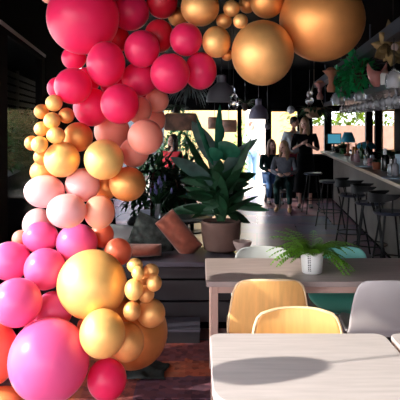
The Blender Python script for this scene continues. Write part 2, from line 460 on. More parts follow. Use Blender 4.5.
def shrub(name, label, cat, loc, size, n, L, W, m, trunk=True, group=None, seed=1, droop=.5, lo=-.6, bark='bark', th=0):
    r = random.Random(seed)
    t = thing(name, label, cat, loc, 0, group)
    mb = MB(); sx, sy, sz = size
    for _ in range(n):
        while True:
            q = Vector((r.uniform(-1, 1), r.uniform(-1, 1), r.uniform(-1, 1)))
            if .25 < q.length < 1: break
        p = Vector((q.x*sx/2, q.y*sy/2, th+sz/2+q.z*sz/2))
        dv = (q+Vector((r.uniform(-.7, .7), r.uniform(-.7, .7), r.uniform(lo, .8)))).normalized()
        mb.leaf(p, dv, L*r.uniform(.7, 1.2), W*r.uniform(.7, 1.2), droop, 3)
    mb.build('foliage', m, t, smooth=True, auto=False)
    if trunk:
        tb = MB()
        for k in range(5):
            a = 2*PI*k/5; tb.tube([(0.02*math.cos(a), .02*math.sin(a), 0), (sx*.12*math.cos(a), sy*.12*math.sin(a), th+sz*.4), (sx*.25*math.cos(a), sy*.25*math.sin(a), th+sz*.75)], [.02, .014, .006], 6)
        tb.build('stem', bark, t)
    return t

shrub('hedge', 'sunlit yellow-green hedge above the peach garden wall outside the rear windows', 'hedge', (4.2, 18.2, -.1), (3.6, 1.0, 3.6), 2600, .22, .12, 'leaf_sun', seed=3)
shrub('garden_shrub', 'bushy green shrub outside the rear opening, behind the glass-topped tables', 'shrub', (-1.2, 16.2, -.1), (1.4, .9, 1.5), 500, .18, .08, 'leaf_mid', seed=4)
shrub('garden_shrub', 'tall green shrub outside in front of the left end of the cream wall', 'shrub', (-.45, 17.7, -.1), (.9, .8, 2.2), 420, .2, .08, 'leaf_mid', seed=5)
shrub('garden_shrub', 'slim climbing shrub beside the black post of the rear opening', 'shrub', (1.0, 15.2, -.1), (.35, .4, 1.95), 200, .13, .08, 'leaf_bright', seed=6)
hg = shrub('dark_hedge', 'clipped hedge in a dark planter behind the tinted left window', 'hedge', (wl(7.0)-.33, 7.0, 0), (.22, 5.2, .62), 1200, .10, .05, 'leaf_mid', trunk=False, seed=8, th=1.17)
hg.rotation_euler = (0, 0, .105)
MB().box((0, 0, .6), (.24, 5.2, 1.2)).build('planter', 'bench_top', hg, smooth=False, bevel=.006)

# ------------------------------------------------------------------ bar
U = Vector((.0946, 1, 0)).normalized(); V = Vector((U.y, -U.x, 0))
B0 = Vector((1.84, 5.7, 0))
def bar(s, t, z=0): return B0+U*s+V*t+Vector((0, 0, z))     # s along (0 at the right picture edge), t behind the front edge
rz_bar = -math.atan2(U.x, U.y)
def bprism(mb, s0, s1, t0, t1, z0, z1):
    q = [bar(s0, t0), bar(s0, t1), bar(s1, t1), bar(s1, t0)]
    o = bar_origin
    return mb.prism([(p.x-o.x, p.y-o.y) for p in q], z0, z1)
bar_origin = bar(0, 0)
bt = thing('bar_counter', 'long stone-topped bar counter with a dull brown front on the right', 'bar', bar_origin)
bprism(MB(), -1.6, 7.5, 0, .62, 1.06, 1.1).build('worktop', 'counter_stone', bt, smooth=False, bevel=.008)
bprism(MB(), -1.6, 7.4, .27, .58, .08, 1.06).build('front_panel', 'bar_front', bt, smooth=False)
bprism(MB(), -1.6, 7.35, .31, .55, 0, .08).build('plinth', 'black_paint', bt, smooth=False)
rk = thing('glass_rack', 'dark steel hanging rack above the bar holding upturned glasses', 'rack', bar_origin)
bprism(MB(), -.8, 7.3, .10, .62, 2.06, 2.085).build('shelf', 'rack_steel', rk, smooth=False)
bprism(MB(), -.8, 7.3, .06, .10, 2.03, 2.11).build('front_rail', 'rack_steel', rk, smooth=False)
bprism(MB(), -.8, 7.5, -.12, .02, 2.44, 2.56).build('top_rail', 'rack_steel', rk, smooth=False)
gl = MB()
for k in range(20):
    s0 = -.6+k*.41
    a = bar(s0, .02)-bar_origin; b = bar(s0+.15, .62)-bar_origin
    gl.tube([(a.x, a.y, 2.53), (b.x, b.y, 2.53)], .006, 6)
gl.build('wire_grid', 'rack_steel', rk)
for s in (-.7, 2.0, 4.7, 7.2):
    for t in (.08, .6):
        a = bar(s, t)-bar_origin
        MB().tube([(a.x, a.y, 2.085), (a.x, a.y, 2.9)], .012, 8).build('hanger', 'rack_steel', rk)

# wine glasses, hung upside down
def lathe_mesh(name, prof, m, seg=14): return MB().lathe(prof, seg).mesh(name, m)
wg = lathe_mesh('wine_glass', [(.036, 0), (.043, .03), (.046, .06), (.038, .095), (.012, .115), (.005, .125), (.005, .19), (.012, .196), (.038, .2)], 'smoky_glass', 16)
k = 0
for row, t in enumerate((.17, .31, .45)):
    s = -.45+.13*row
    while s < 5.4:
        p = bar(s, t)
        o = bpy.data.objects.new('hanging_wine_glass', wg); COL.objects.link(o); o.location = (p.x, p.y, 1.859)
        tag(o, 'clear stemmed glass hanging upside down under the rack above the bar', 'glass', 'glasses hanging under the bar rack')
        s += .36+.02*row

# things on the rack and the bar
def lathed(name, label, cat, loc, parts, group=None, rotz=0.):
    t = thing(name, label, cat, loc, rotz, group)
    for pn, prof, m in parts: MB().lathe(prof, 20).build(pn, m, t)
    return t
def onbar(px, py_base, z=1.1):  # point on plane z
    return G(px, py_base, z)
def dome(label, px, py, r, h):
    q = barpx(px, -.07); z = H-(py-HY)/F*q.y-h/2
    t = lathed('hanging_glass_lantern', label, 'lantern', (q.x, q.y, 0), [('bell', [(r*.9, z), (r, z+h*.3), (r*.93, z+h*.6), (r*.6, z+h*.85), (r*.15, z+h*.93)], 'smoky_glass'), ('knob', [(r*.12, z+h*.92), (r*.25, z+h*.97), (r*.1, z+h*1.05)], 'smoky_glass')])
    MB().ball((0, 0, z+h*.45), r*.35).build('bulb', 'globe_white', t)
    MB().tube([(0, 0, z+h), (0, 0, 2.44)], .004, 5).build('cord', 'cord_black', t)
def bp(s, t): q = bar(s, t); q.z = 1.1; return q
def barpx(px, t):     # point on the counter seen at column px, t behind the front edge
    a = (px-200)/F; o = B0+V*t
    return bp((a*o.y-o.x)/(U.x-a*U.y), t)
dome('glass bell lantern hanging before the bar rack above the monitor, widest of them', 338, 98, .11, .22)
dome('small glass bell lantern hanging below the emerald leaves', 360, 95, .075, .16)
dome('glass bell lantern at the right picture edge before the bar rack', 394, 78, .08, .17)
def rackp(px, d): 
    p = P(px, 100, d); p.z = 2.086; return p
shrub('trailing_plant', 'emerald leafy plant spilling over the bar rack beside the pink vase', 'plant', rackp(358, 7.5), (.36, .5, .44), 230, .11, .06, 'leaf_emerald', seed=11)
shrub('trailing_plant', 'smaller emerald plant farther along the rack behind the coral vase', 'plant', rackp(344, 8.9), (.34, .45, .4), 170, .11, .06, 'leaf_emerald', seed=12)
# pink shell shaped vase
pv = thing('shell_vase', 'pink shell shaped vase with two pointed tips on the bar rack', 'vase', rackp(377, 7.0))
mb = MB(); seg = 20
prof = [(.03, 0), (.06, .03), (.085, .08), (.09, .13), (.08, .17)]
vs = []; fs = []
for r, z in prof:
    for k in range(seg):
        wv = 2*PI*k/seg; zz = z + (.10*abs(math.cos(wv))**6*(z/.17)**2); rr = r*(1+.35*abs(math.cos(wv))**6*(z/.17))
        vs.append((rr*math.cos(wv), .8*r*math.sin(wv), zz))
fs = [(i*seg+k, i*seg+(k+1) % seg, (i+1)*seg+(k+1) % seg, (i+1)*seg+k) for i in range(len(prof)-1) for k in range(seg)]+[tuple(reversed(range(seg)))]
mb.add(vs, fs).build('body', 'pink_ceramic', pv, thick=.008)
MB().lathe([(.02, 0), (.05, .012), (.022, .02)], 18).build('foot', 'pink_ceramic', pv)
for (lab, px, d, m) in (('coral trumpet vase on the rack left of the pink shell vase', 331, 8.2, 'coral_ceramic'), ('pale pink trumpet vase at the far end of the bar rack', 320, 10.6, 'pink_ceramic')):
    t = lathed('trumpet_vase', lab, 'vase', rackp(px, d), [('body', [(.05, 0), (.06, .05), (.03, .12), (.04, .2), (.1, .27), (.115, .28)], m)])
    MB().ball((0, 0, .28), (.07, .07, .05)).build('flower_head', 'coral_ceramic', t)
lathed('storage_jar', 'white lidded jar on the rack right of the pink shell vase', 'jar', rackp(385, 6.7), [('body', [(.045, 0), (.05, .02), (.05, .11), (.04, .125)], 'white_ceramic'), ('lid', [(.042, .125), (.03, .145), (.008, .165)], 'wicker')])
# hanging basket with plant
def cord(parent, z0, z1=2.9, r=.004): return MB().tube([(0, 0, z0), (0, 0, z1)], r, 6).build('cord', 'cord_black', parent)
def hang(px, py, d): p = P(px, py, d); return Vector((p.x, p.y, 0)), p.z
p, z = hang(314, 117, 10.3)
hb = thing('hanging_basket', 'woven hanging basket above the far end of the bar', 'basket', p)
MB().lathe([(.08, z-.02), (.14, z+.03), (.175, z+.11), (.18, z+.15), (.17, z+.15), (.13, z+.06)], 20).build('basket', 'brown_wicker', hb)
fm = MB(); rr = random.Random(5)
for _ in range(60):
    a = rr.uniform(0, 2*PI); fm.leaf((.1*math.cos(a), .1*math.sin(a), z+.13), (math.cos(a), math.sin(a), rr.uniform(-.4, 1)), rr.uniform(.12, .3), .06, 1.3, 5)
fm.build('foliage', 'leaf_mid', hb)
for k in range(3):
    a = 2*PI*k/3; MB().tube([(.17*math.cos(a), .17*math.sin(a), z+.15), (0, 0, z+.6)], .004, 5).build('rope', 'rope', hb)
MB().tube([(0, 0, z+.6), (0, 0, 2.9)], .004, 5).build('rope', 'rope', hb)

# POS monitor
p = onbar(334, 152, 1.1); p.z = 1.1
mo = thing('monitor', 'small bar monitor with a glowing blue screen at the far end of the counter', 'monitor', p, 0.1)
MB().box((0, 0, .27), (.30, .03, .22)).build('bezel', 'dark_metal', mo, smooth=False, bevel=.004)
MB().box((0, -.0165, .27), (.26, .004, .18)).build('screen', 'screen', mo, smooth=False)
MB().tube([(0, .02, .0), (0, .03, .2)], .02, 10).build('stand', 'dark_metal', mo)
MB().lathe([(.09, 0), (.09, .012), (.03, .02)], 18).build('foot', 'dark_metal', mo)
# lamp
def bp(s, t): q = bar(s, t); q.z = 1.1; return q
def barpx(px, t):     # point on the counter seen at column px, t behind the front edge
    a = (px-200)/F   # x = a*y
    o = B0+V*t
    s = (a*o.y-o.x)/(U.x-a*U.y)
    return bp(s, t)
lathed('table_lamp', 'small lamp with turquoise shade and wooden foot on the bar', 'lamp', barpx(348, .3), [('foot', [(.06, 0), (.065, .02), (.02, .05), (.03, .12), (.015, .2), (.012, .26)], 'terracotta'), ('lamp_shade', [(.13, .24), (.12, .3), (.07, .42)], 'turquoise')])
lathed('fruit_bowl', 'wide turquoise footed bowl upside down among the bottles', 'bowl', barpx(366, .5), [('foot', [(.05, 0), (.05, .01), (.02, .03), (.02, .16)], 'turquoise'), ('bowl', [(.17, .15), (.165, .2), (.12, .25), (.04, .27)], 'turquoise')])
p0 = barpx(341, .3)
t = lathed('dark_bowl', 'round black bowl beside the blue monitor', 'bowl', barpx(337.5, .25), [('bowl', [(.05, 0), (.10, .04), (.12, .1), (.11, .13), (.1, .12)], 'dark_glass')])
def potted(name, label, px, t, r, h, m, lm, n, L, seed):
    o = lathed(name, label, 'potted plant', barpx(px, t), [('pot', [(r*.75, 0), (r, h), (r*.9, h), (r*.85, h*.85)], m)])
    rr = random.Random(seed); f = MB()
    for _ in range(n):
        a = rr.uniform(0, 2*PI); f.leaf((r*.5*math.cos(a), r*.5*math.sin(a), h*.85), (math.cos(a)*.8, math.sin(a)*.8, rr.uniform(.3, 1.6)), L*rr.uniform(.6, 1.2), L*.35, .9, 4)
    f.build('foliage', lm, o)
potted('herb_pot', 'green leafy pot plant on the bar left of the turquoise lamp', 343, .3, .08, .12, 'green_glass', 'leaf_mid', 50, .18, 21)
potted('succulent_pot', 'terracotta pot with low dark green plant at the front of the bar', 376.5, .16, .055, .09, 'terracotta', 'leaf_dark', 26, .09, 22)
potted('herb_trough', 'brown pot of green herbs on the bar in front of the rear window', 391, .5, .12, .14, 'bar_front', 'leaf_mid', 60, .16, 23)
bottle_prof = lambda r, h: [(r*.95, 0), (r, .01), (r, h*.58), (r*.85, h*.66), (r*.35, h*.76), (r*.32, h*.97), (r*.4, h)]
for (name, lab, px, t, r, h, m) in (
    ('bottle', 'amber bottle left of the tall dark bottle on the bar', 356, .32, .035, .24, 'amber_glass'),
    ('bottle', 'slim green bottle in the row on the bar', 361.5, .36, .033, .26, 'green_glass'),
    ('bottle', 'tall dark wine bottle in the middle of the bar row', 367.5, .3, .038, .31, 'dark_glass'),
    ('bottle', 'black bottle with a white neck right of the terracotta pot', 385, .2, .045, .27, 'dark_glass'),
    ('carafe', 'pale pink glass carafe at the front of the bar', 357, .16, .042, .17, 'pink_glass'),
    ('carafe', 'grey glass carafe between pink glasses on the bar', 366, .14, .034, .16, 'smoky_glass'),
    ('carafe', 'grey glass carafe at the right end of the bar row', 390.5, .15, .036, .17, 'smoky_glass'),
    ('carafe', 'dark grey carafe nearest the right picture edge', 395.5, .17, .036, .19, 'grey_lamp')):
    o = lathed(name, lab, 'bottle' if name == 'bottle' else 'carafe', barpx(px, t), [('body', bottle_prof(r, h), m)])
    if 'white neck' in lab: MB().lathe([(r*.5, h*.7), (r*.42, h*.98), (r*.42, h*1.01)], 14).build('white_neck', 'white_ceramic', o)
    elif name == 'bottle': MB().lathe([(r*.42, h*.9), (r*.42, h*1.02)], 12).build('cap', 'terracotta', o)
for (lab, px, t, m, h) in (('pink tumbler on the bar beside the amber bottle', 352.5, .14, 'pink_glass', .1), ('pink tumbler right of the grey carafe', 370, .17, 'pink_glass', .11), ('clear tumbler left of the terracotta pot', 372.5, .32, 'smoky_glass', .12), ('orange tumbler behind the pink carafe', 353.5, .42, 'amber_glass', .16)):
    lathed('tumbler', lab, 'glass', barpx(px, t), [('body', [(.028, 0), (.036, h), (.032, h), (.026, .012)], m)])
lathed('serving_tray', 'pale blue round tray at the front of the bar by the carafes', 'tray', barpx(363, .07), [('tray', [(.1, 0), (.11, .008), (.11, .014), (.1, .012)], 'tray_blue')])
lathed('serving_tray', 'pale blue round tray at the right end of the bar', 'tray', barpx(392, .07), [('tray', [(.1, 0), (.11, .008), (.11, .014), (.1, .012)], 'tray_blue')])
lathed('blue_jug', 'pale blue jug at the right picture edge on the bar', 'jug', barpx(400, .3), [('body', [(.06, 0), (.075, .08), (.05, .17), (.055, .22)], 'tray_blue')])

# bar stools
def stool(label, px, d, back, rz):
    p = P(px, 125, d); p.z = 0
    t = thing('bar_stool', label, 'bar stool', p, rz, 'bar stools along the counter' if False else None)
    MB().lathe([(.10, .715), (.165, .725), (.175, .742), (.165, .758), (.10, .755)], 28).build('seat', 'stool_seat', t)
    for a in (45, 135, 225, 315):
        c, s = math.cos(math.radians(a)), math.sin(math.radians(a))
        MB().tube([(.11*c, .11*s, .725), (.24*c, .24*s, 0)], .011, 8).build('leg', 'dark_metal', t)
    fr = MB(); n = 24
    fr.tube([(.195*math.cos(2*PI*k/n), .195*math.sin(2*PI*k/n), .26) for k in range(n+1)], .008, 6)
    fr.build('footrest', 'dark_metal', t)
    if back:      # low wrap-around back; open side faces the counter (+x local)
        bk = MB(); n = 14; vs = []; 
        for k in range(n+1):
            a = math.radians(75+210*k/n); hgt = .09*math.sin(PI*k/n)**.6+.012
            for (r, z) in ((.20, .95-hgt), (.205, .95), (.222, .95), (.217, .95-hgt)):
                vs.append((r*math.cos(a), r*math.sin(a), z))
        fs = [(4*i+j, 4*i+(j+1) % 4, 4*(i+1)+(j+1) % 4, 4*(i+1)+j) for i in range(n) for j in range(4)]+[(0, 1, 2, 3), (4*n+3, 4*n+2, 4*n+1, 4*n)]
        bk.add(vs, fs).build('backrest', 'dark_metal', t)
        for a in (100, 140, 180, 220, 260):
            c, s = math.cos(math.radians(a)), math.sin(math.radians(a))
            MB().tube([(.16*c, .16*s, .74), (.21*c, .21*s, .90)], .008, 6).build('spindle', 'dark_metal', t)
    return t
mat('stool_seat', (.03, .035, .06), .35)
stool('farthest black bar stool, backless, beside the woman in black', 313, 11.6, False, .1)
stool('second backless black bar stool from the far end of the bar', 330, 10.0, False, .3)
stool('black bar stool with low curved back, third from the far end', 352, 8.05, True, .2)
stool('black bar stool with low curved back, between two other backed stools', 370, 7.25, True, -.2)
stool('black bar stool with low curved back, nearest, at the right picture edge', 390, 6.45, True, 0)

# ------------------------------------------------------------------ bench with cushions and plant
be0 = Vector((-.4, 5.0, 0))
bn = thing('bench', 'long dark wooden bench with boarded front behind the balloons', 'bench', be0)
x0, x1 = -1.05, .70
def rb(mb, xa, xb, ya, yb, za, zb): return mb.box(((xa+xb)/2, (ya+yb)/2, (za+zb)/2), (xb-xa, yb-ya, zb-za))
rb(MB(), x0, x1, -.03, .6, .51, .55).build('seat', 'bench_top', bn, smooth=False, bevel=.006)
rb(MB(), x0+.02, x1-.02, .03, .58, .0, .505).build('carcass', 'black_paint', bn, smooth=False)
for za, zb in ((.41, .505), (.235, .395), (.06, .22)):
    rb(MB(), x0, x1, 0, .03, za, zb).build('front_board', 'bench_wood', bn, smooth=False, bevel=.004)
rb(MB(), x0, x1-.3, -.34, -.06, .0, .10).build('step_box', 'bench_wood', bn, smooth=False, bevel=.004)
rb(MB(), x0, x1-.3, -.36, -.05, .10, .115).build('step_top', 'bench_top', bn, smooth=False)

def cushion(name, label, loc, size, rot, m, n=18, p=.6):
    sx, sy, sz = size; mb = MB(); vs = []; fs = []
    for side in (1, -1):
        k = len(vs)
        for i in range(n+1):
            for j in range(n+1):
                u, v = -1+2*i/n, -1+2*j/n
                e = max(0, (1-u**2)*(1-v**2))**p
                pin = 1-.07*(1-abs(v))*abs(u)**4
                pin2 = 1-.07*(1-abs(u))*abs(v)**4
                vs.append((u*sx/2*pin2, side*sy/2*e, v*sz/2*pin))
        for i in range(n):
            for j in range(n):
                a = k+i*(n+1)+j; q = (a, a+1, a+n+2, a+n+1)
                fs.append(q if side == 1 else q[::-1])
    mb.add(vs, fs)
    o = mb.build(name, m, None, auto=False); o.location = loc; o.rotation_euler = rot
    bmx = bmesh.new(); bmx.from_mesh(o.data); bmesh.ops.remove_doubles(bmx, verts=bmx.verts, dist=1e-5); bmx.to_mesh(o.data); bmx.free()
    return tag(o, label, 'cushion')
z0 = .556
cushion('cushion', 'rust red cushion leaning askew on the bench beside the clay pot', (-.185, 5.36, z0+.15), (.20, .19, .41), (math.radians(-14), math.radians(-40), .1), 'rust_fabric')
cushion('cushion', 'grey mottled cushion leaning between two rust cushions on the bench', (-.40, 5.44, z0+.13), (.40, .13, .30), (math.radians(-25), math.radians(22), .1), 'grey_fabric')
cushion('cushion', 'rust brown cushion lying low on the bench at the left', (-.56, 5.15, z0+.052), (.48, .30, .10), (0, 0, .1), 'rust_fabric')
cushion('cushion', 'pale grey cushion on the bench just right of the salmon balloon', (-.72, 5.45, z0+.11), (.34, .14, .22), (math.radians(-20), .1, 0), 'stone_fabric')

# big plant in clay pot
pp = P(221, 252, 5.4); pp.z = z0
pl = thing('potted_fig', 'big dark leafy plant in a brown clay pot standing on the bench', 'plant', pp)
MB().lathe([(.115, 0), (.15, .02), (.17, .15), (.175, .25), (.165, .262), (.15, .25), (.145, .22)], 30).build('pot', 'pot_clay', pl)
MB().lathe([(.0, .225), (.149, .232)], 24, cap=False).build('soil', 'soil', pl)
LB = (221, 222)
def px_leaf(mb, bx_, by_, tx, ty, W, d0=5.4, d1=None, droop=.25, twist=0., n=8):
    d1 = d1 or d0
    a = P(bx_, by_, d0)-pp; b = P(tx, ty, d1)-pp
    v = b-a; L = v.length
    mb.leaf(a, (v.normalized()+Vector((0, 0, droop*.5))), L*1.03, W, droop, n, .3, up=Vector((0, 1, .3)), twist=twist, shape=.62)
f1 = MB(); f2 = MB(); f3 = MB(); st = MB()
leaves_dark = [(222, 190, 206, 140, .10), (219, 200, 186, 133, .10), (224, 185, 238, 150, .10), (226, 196, 250, 140, .085), (216, 205, 178, 196, .12), (214, 212, 166, 212, .10),
               (226, 205, 256, 186, .12), (230, 210, 262, 205, .10), (228, 214, 250, 222, .10), (214, 214, 192, 218, .10), (224, 200, 240, 168, .12), (218, 196, 203, 160, .12), (220, 212, 204, 184, .13),
               (225, 212, 243, 190, .13), (222, 216, 221, 176, .12), (216, 214, 196, 204, .1), (228, 205, 247, 174, .1), (222, 200, 214, 168, .1), (230, 205, 268, 210, .07), (224, 214, 232, 186, .14), (219, 214, 211, 192, .14),
               (226, 216, 258, 196, .12), (214, 216, 184, 206, .11)]
r5 = random.Random(41)
for _ in range(34):
    an = r5.uniform(.05*PI, 1.0*PI) if r5.random() < .8 else r5.uniform(-.12, 1.12)*PI
    ln = r5.uniform(18, 36); ox, oy = r5.uniform(-8, 8), r5.uniform(-26, 6)
    leaves_dark.append((221+ox, 206+oy, 221+ox+ln*1.1*math.cos(an), 206+oy-ln*.75*math.sin(an), r5.uniform(.07, .13)))
for i, (a, b, c, d, W) in enumerate(leaves_dark):
    px_leaf(f1, a, b, c, d, W*1.0, 5.4+.05*math.sin(i*2.1), 5.4+.2*math.sin(i*1.7), .15+.2*(i % 3), .9*math.sin(i*1.3))
for (a, b, c, d, W) in ((217, 165, 193, 122, .15), (212, 185, 172, 157, .13), (222, 172, 256, 139, .10)): px_leaf(f2, a, b, c, d, W, 5.32, 5.25, .25)
for (a, b, c, d, W, tw) in ((219, 160, 220, 106, .095, .5), (213, 165, 196, 115, .055, .4), (216, 155, 240, 150, .24, 0.1), (208, 158, 222, 152, .16, .0), (222, 140, 219, 122, .09, .3)): px_leaf(f3, a, b, c, d, W*(.85), 5.3, 5.22, .1, tw)
f1.build('dark_foliage', 'leaf_dark', pl); f2.build('blue_foliage', 'leaf_blue', pl); f3.build('glossy_foliage', 'leaf_glossy', pl)
for (c, d) in ((218, 150), (212, 170), (228, 180), (236, 195), (205, 195), (224, 160)):
    a = P(221+(c-221)*.15, 221, 5.4)-pp; b = P(c, d, 5.36)-pp; m_ = (a+b)/2+Vector((0, 0, .03)); st.tube([a, m_, b], [.012, .009, .004], 6)
st.build('stem', 'leaf_mid', pl)
q = P(246.5, 247, 5.28); q.z = z0
# pale clay bowl at the bench end
lathed('clay_bowl', 'pale clay bowl at the right end of the bench beside the plant', 'bowl', (P(246.5, 247, 5.3).x-.02, 5.3, .552) if False else (.255+.1, 5.2, .552), [('bowl', [(.03, 0), (.035, .02), (.075, .1), (.08, .125), (.07, .125), (.03, .04)], 'pale_clay')])

# ------------------------------------------------------------------ seating area beyond the bench
def cafe_table(label, px, d, r, m, h=.72):
    p = P(px, 125, d); p.z = 0
    t = thing('cafe_table', label, 'table', p)
    MB().lathe([(r*.97, h-.03), (r, h-.02), (r, h), (0.001, h)], 30).build('tabletop', m, t)
    MB().tube([(0, 0, .02), (0, 0, h-.03)], .03, 12).build('pedestal', 'dark_metal', t)
    MB().lathe([(.2, 0), (.2, .015), (.04, .03)], 24).build('foot', 'dark_metal', t)
    return t
cafe_table('round pale cafe table directly behind the rust cushion', 184, 7.05, .32, 'shell_grey', .62)
cafe_table('round pinkish cafe table behind the lavender vase', 192, 9.6, .42, 'pale_clay')
cafe_table('small pale cafe table at the back by the rear opening', 160, 11.2, .35, 'pale_clay')
def arm_chair(label, px, d, rz):
    p = P(px, 125, d); p.z = 0
    t = thing('dark_armchair', label, 'chair', p, rz)
    MB().box((0, 0, .40), (.52, .5, .12)).build('seat', 'cloth_black', t, smooth=False, bevel=.03)
    MB().box((0, .25, .66), (.52, .09, .46), Euler((-.15, 0, 0))).build('backrest', 'cloth_black', t, smooth=False, bevel=.03)
    for sx in (-1, 1):
        MB().box((sx*.28, 0, .56), (.05, .48, .05)).build('armrest', 'dark_metal', t, smooth=False, bevel=.015)
        for sy in (-1, 1): MB().tube([(sx*.22, sy*.2, .36), (sx*.27, sy*.24, 0)], .016, 8).build('leg', 'dark_metal', t)
arm_chair('black armchair behind the bench, near the orange gold balloon', 110, 6.7, 2.6)
arm_chair('black armchair left of the big plant, by the pinkish table', 180, 8.4, 2.2)
arm_chair('black armchair beyond the pinkish table', 168, 10.4, .3)
# menu card and lavender vase stand on a dark side table behind the bench
sp = P(150, 215, 6.3)
sd = thing('side_table', 'low dark side table behind the bench with card and flowers', 'table', (sp.x, 6.3, 0))
th_ = .70
MB().box((0, 0, th_-.02), (.42, .34, .04)).build('tabletop', 'bench_wood', sd, smooth=False, bevel=.004)
for sx in (-1, 1):
    for sy in (-1, 1): MB().box((sx*.18, sy*.14, (th_-.04)/2), (.03, .03, th_-.04)).build('leg', 'dark_metal', sd, smooth=False)
cp = P(145, 213, 6.2)
mc = MB(); 
mc.box((0, -.02, .052), (.1, .004, .105), Euler((-.18, 0, 0))); mc.box((0, .02, .052), (.1, .004, .105), Euler((.18, 0, 0)))
c_ = mc.build('menu_card', 'paper', None, smooth=False); c_.location = (cp.x, 6.2, th_); tag(c_, 'folded pale lilac card standing on the dark side table', 'card')
vp_ = P(158, 205, 6.33)
lv = thing('flower_vase', 'clear vase of lavender flowers on the dark side table', 'vase', (vp_.x, 6.33, th_))
MB().lathe([(.03, 0), (.04, .04), (.028, .1), (.035, .15), (.03, .15), (.022, .1), (.03, .03)], 18).build('vase', 'smoky_glass', lv)
rr = random.Random(9); sm = MB(); fm = MB()
for k in range(26):
    a = rr.uniform(0, 2*PI); e = rr.uniform(.03, .14); h = rr.uniform(.26, .42)
    tip = (e*math.cos(a), e*math.sin(a), h); sm.tube([(0, 0, .03), (e*.4*math.cos(a), e*.4*math.sin(a), h*.55), tip], .003, 5)
    if k % 2: fm.ball((tip[0], tip[1], h), (.012, .012, .035), 8, 6)
    else: sm.leaf((e*.4*math.cos(a), e*.4*math.sin(a), h*.5), (math.cos(a), math.sin(a), 1.2), .2, .025, .6, 4)
sm.build('stem', 'leaf_mid', lv); fm.build('blossom', 'lavender', lv)
shrub('floor_plant', 'bushy dark green plant behind the orange gold balloon', 'plant', (P(150, 125, 7.6).x, 7.6, 0), (.62, .5, .9), 330, .17, .06, 'leaf_mid', seed=31, th=.45)
shrub('floor_plant', 'bushy green plant between the lavender vase and the big plant', 'plant', (P(183, 125, 7.4).x, 7.4, 0), (.5, .45, .6), 220, .16, .07, 'leaf_dark', seed=32, th=.62)
shrub('floor_plant', 'loose green plant beyond the pinkish table near the rear opening', 'plant', (P(176, 125, 12.6).x, 12.6, 0), (1.0, .6, 1.3), 300, .2, .09, 'leaf_mid', seed=33, th=.2)

# ------------------------------------------------------------------ pendant lamps
def pendant(label, px, pyb, d, r, h, m, neck=True):
    p, z = hang(px, pyb, d)
    t = thing('pendant_lamp', label, 'lamp', p)
    prof = [(r*.93, z), (r, z+.005), (r*.97, z+h*.22), (r*.78, z+h*.48), (r*.42, z+h*.64), (r*.3, z+h*.7), (r*.3, z+h*.95), (r*.1, z+h)]
    MB().lathe(prof, 32, cap=False).build('lamp_shade', m, t, thick=.005)
    MB().ball((0, 0, z+h*.35), r*.22).build('bulb', 'globe_white', t)
    cord(t, z+h*.93)
    return t
pendant('grey dome pendant lamp hanging in front of the rear opening, below the red balloons', 221.5, 102, 7.6, .185, .34, 'grey_lamp')
pendant('small mauve dome pendant lamp in front of the bright doorway', 258.5, 119, 11.0, .175, .36, 'mauve_lamp')
def globe(label, px, py, d, r, m, twin=False):
    p, z = hang(px, py, d)
    t = thing('globe_lamp', label, 'lamp', p)
    MB().ball((0, 0, z), (r, r, r*1.05), 20, 14).build('globe', m, t)
    if twin: MB().ball((0, 0, z+r*1.7), (r*.75, r*.75, r*.8), 20, 14).build('upper_globe', m, t)
    MB().lathe([(r*.3, z+r*.95+(r*1.3 if twin else 0)), (r*.3, z+r*1.25+(r*1.3 if twin else 0))], 14).build('cap', 'dark_metal', t)
    cord(t, z+r*1.2+(r*1.3 if twin else 0))
globe('clear glass globe pendant just right of the grey dome lamp', 233.5, 105, 7.2, .058, 'clear_glass', True)
globe('smoky glass globe pendant tucked behind the grey dome lamp', 230, 91, 8.0, .075, 'smoky_glass')
globe('white globe pendant at the top right corner of the rear window', 291, 110, 12.0, .075, 'globe_white')
globe('small grey globe pendant on the black post right of the mauve lamp', 267.5, 126, 11.5, .06, 'grey_lamp')
globe('double glass globe pendant above the woven basket', 309.5, 101, 9.6, .065, 'smoky_glass', True)
def drum(label, px, py, d, rx, h):
    p, z = hang(px, py, d)
    t = thing('woven_lamp', label, 'lamp', p)
    MB().lathe([(rx*.93, z-h/2), (rx, z-h*.35), (rx, z+h*.3), (rx*.9, z+h/2)], 28, cap=False).build('lamp_shade', 'wicker', t, thick=.008)
    MB().lathe([(.0, z+h*.42), (rx*.9, z+h*.42)], 20, cap=False).build('shade_top', 'wicker', t)
    cord(t, z+h*.4)
drum('wide woven drum lamp hanging left of the big plant', 181, 122, 8.4, .225, .23)
drum('small woven drum lamp hanging behind the tallest leaf of the plant', 214.5, 123, 10.5, .11, .2)
drum('woven drum lamp right of the tallest leaf, farthest of the woven lamps', 228.5, 126, 11.2, .15, .22)
# air plant hanging under the balloons
p, z = hang(190, 88, 8.7)
ap = thing('hanging_air_plant', 'grey-green hanging plant with long drooping blades below the red balloons', 'plant', p)
rr = random.Random(14); am = MB()
for _ in range(90):
    a = rr.uniform(0, 2*PI); am.leaf((.03*math.cos(a), .03*math.sin(a), z+rr.uniform(-.03, .08)), (math.cos(a), math.sin(a), rr.uniform(-.3, .9)), rr.uniform(.25, .45), .022, rr.uniform(1.2, 2.4), 7)
am.build('foliage', 'leaf_grey', ap); MB().ball((0, 0, z), (.06, .06, .08)).build('root_ball', 'bark', ap); cord(ap, z+.05)
p, z = hang(176, 108, 9.9)
ap = thing('hanging_fern', 'small green hanging plant above the wide woven lamp', 'plant', p)
am = MB()
for _ in range(70):
    a = rr.uniform(0, 2*PI); am.leaf((.03*math.cos(a), .03*math.sin(a), z+.02), (math.cos(a), math.sin(a), rr.uniform(-.2, 1)), rr.uniform(.12, .24), .035, 1.2, 4)
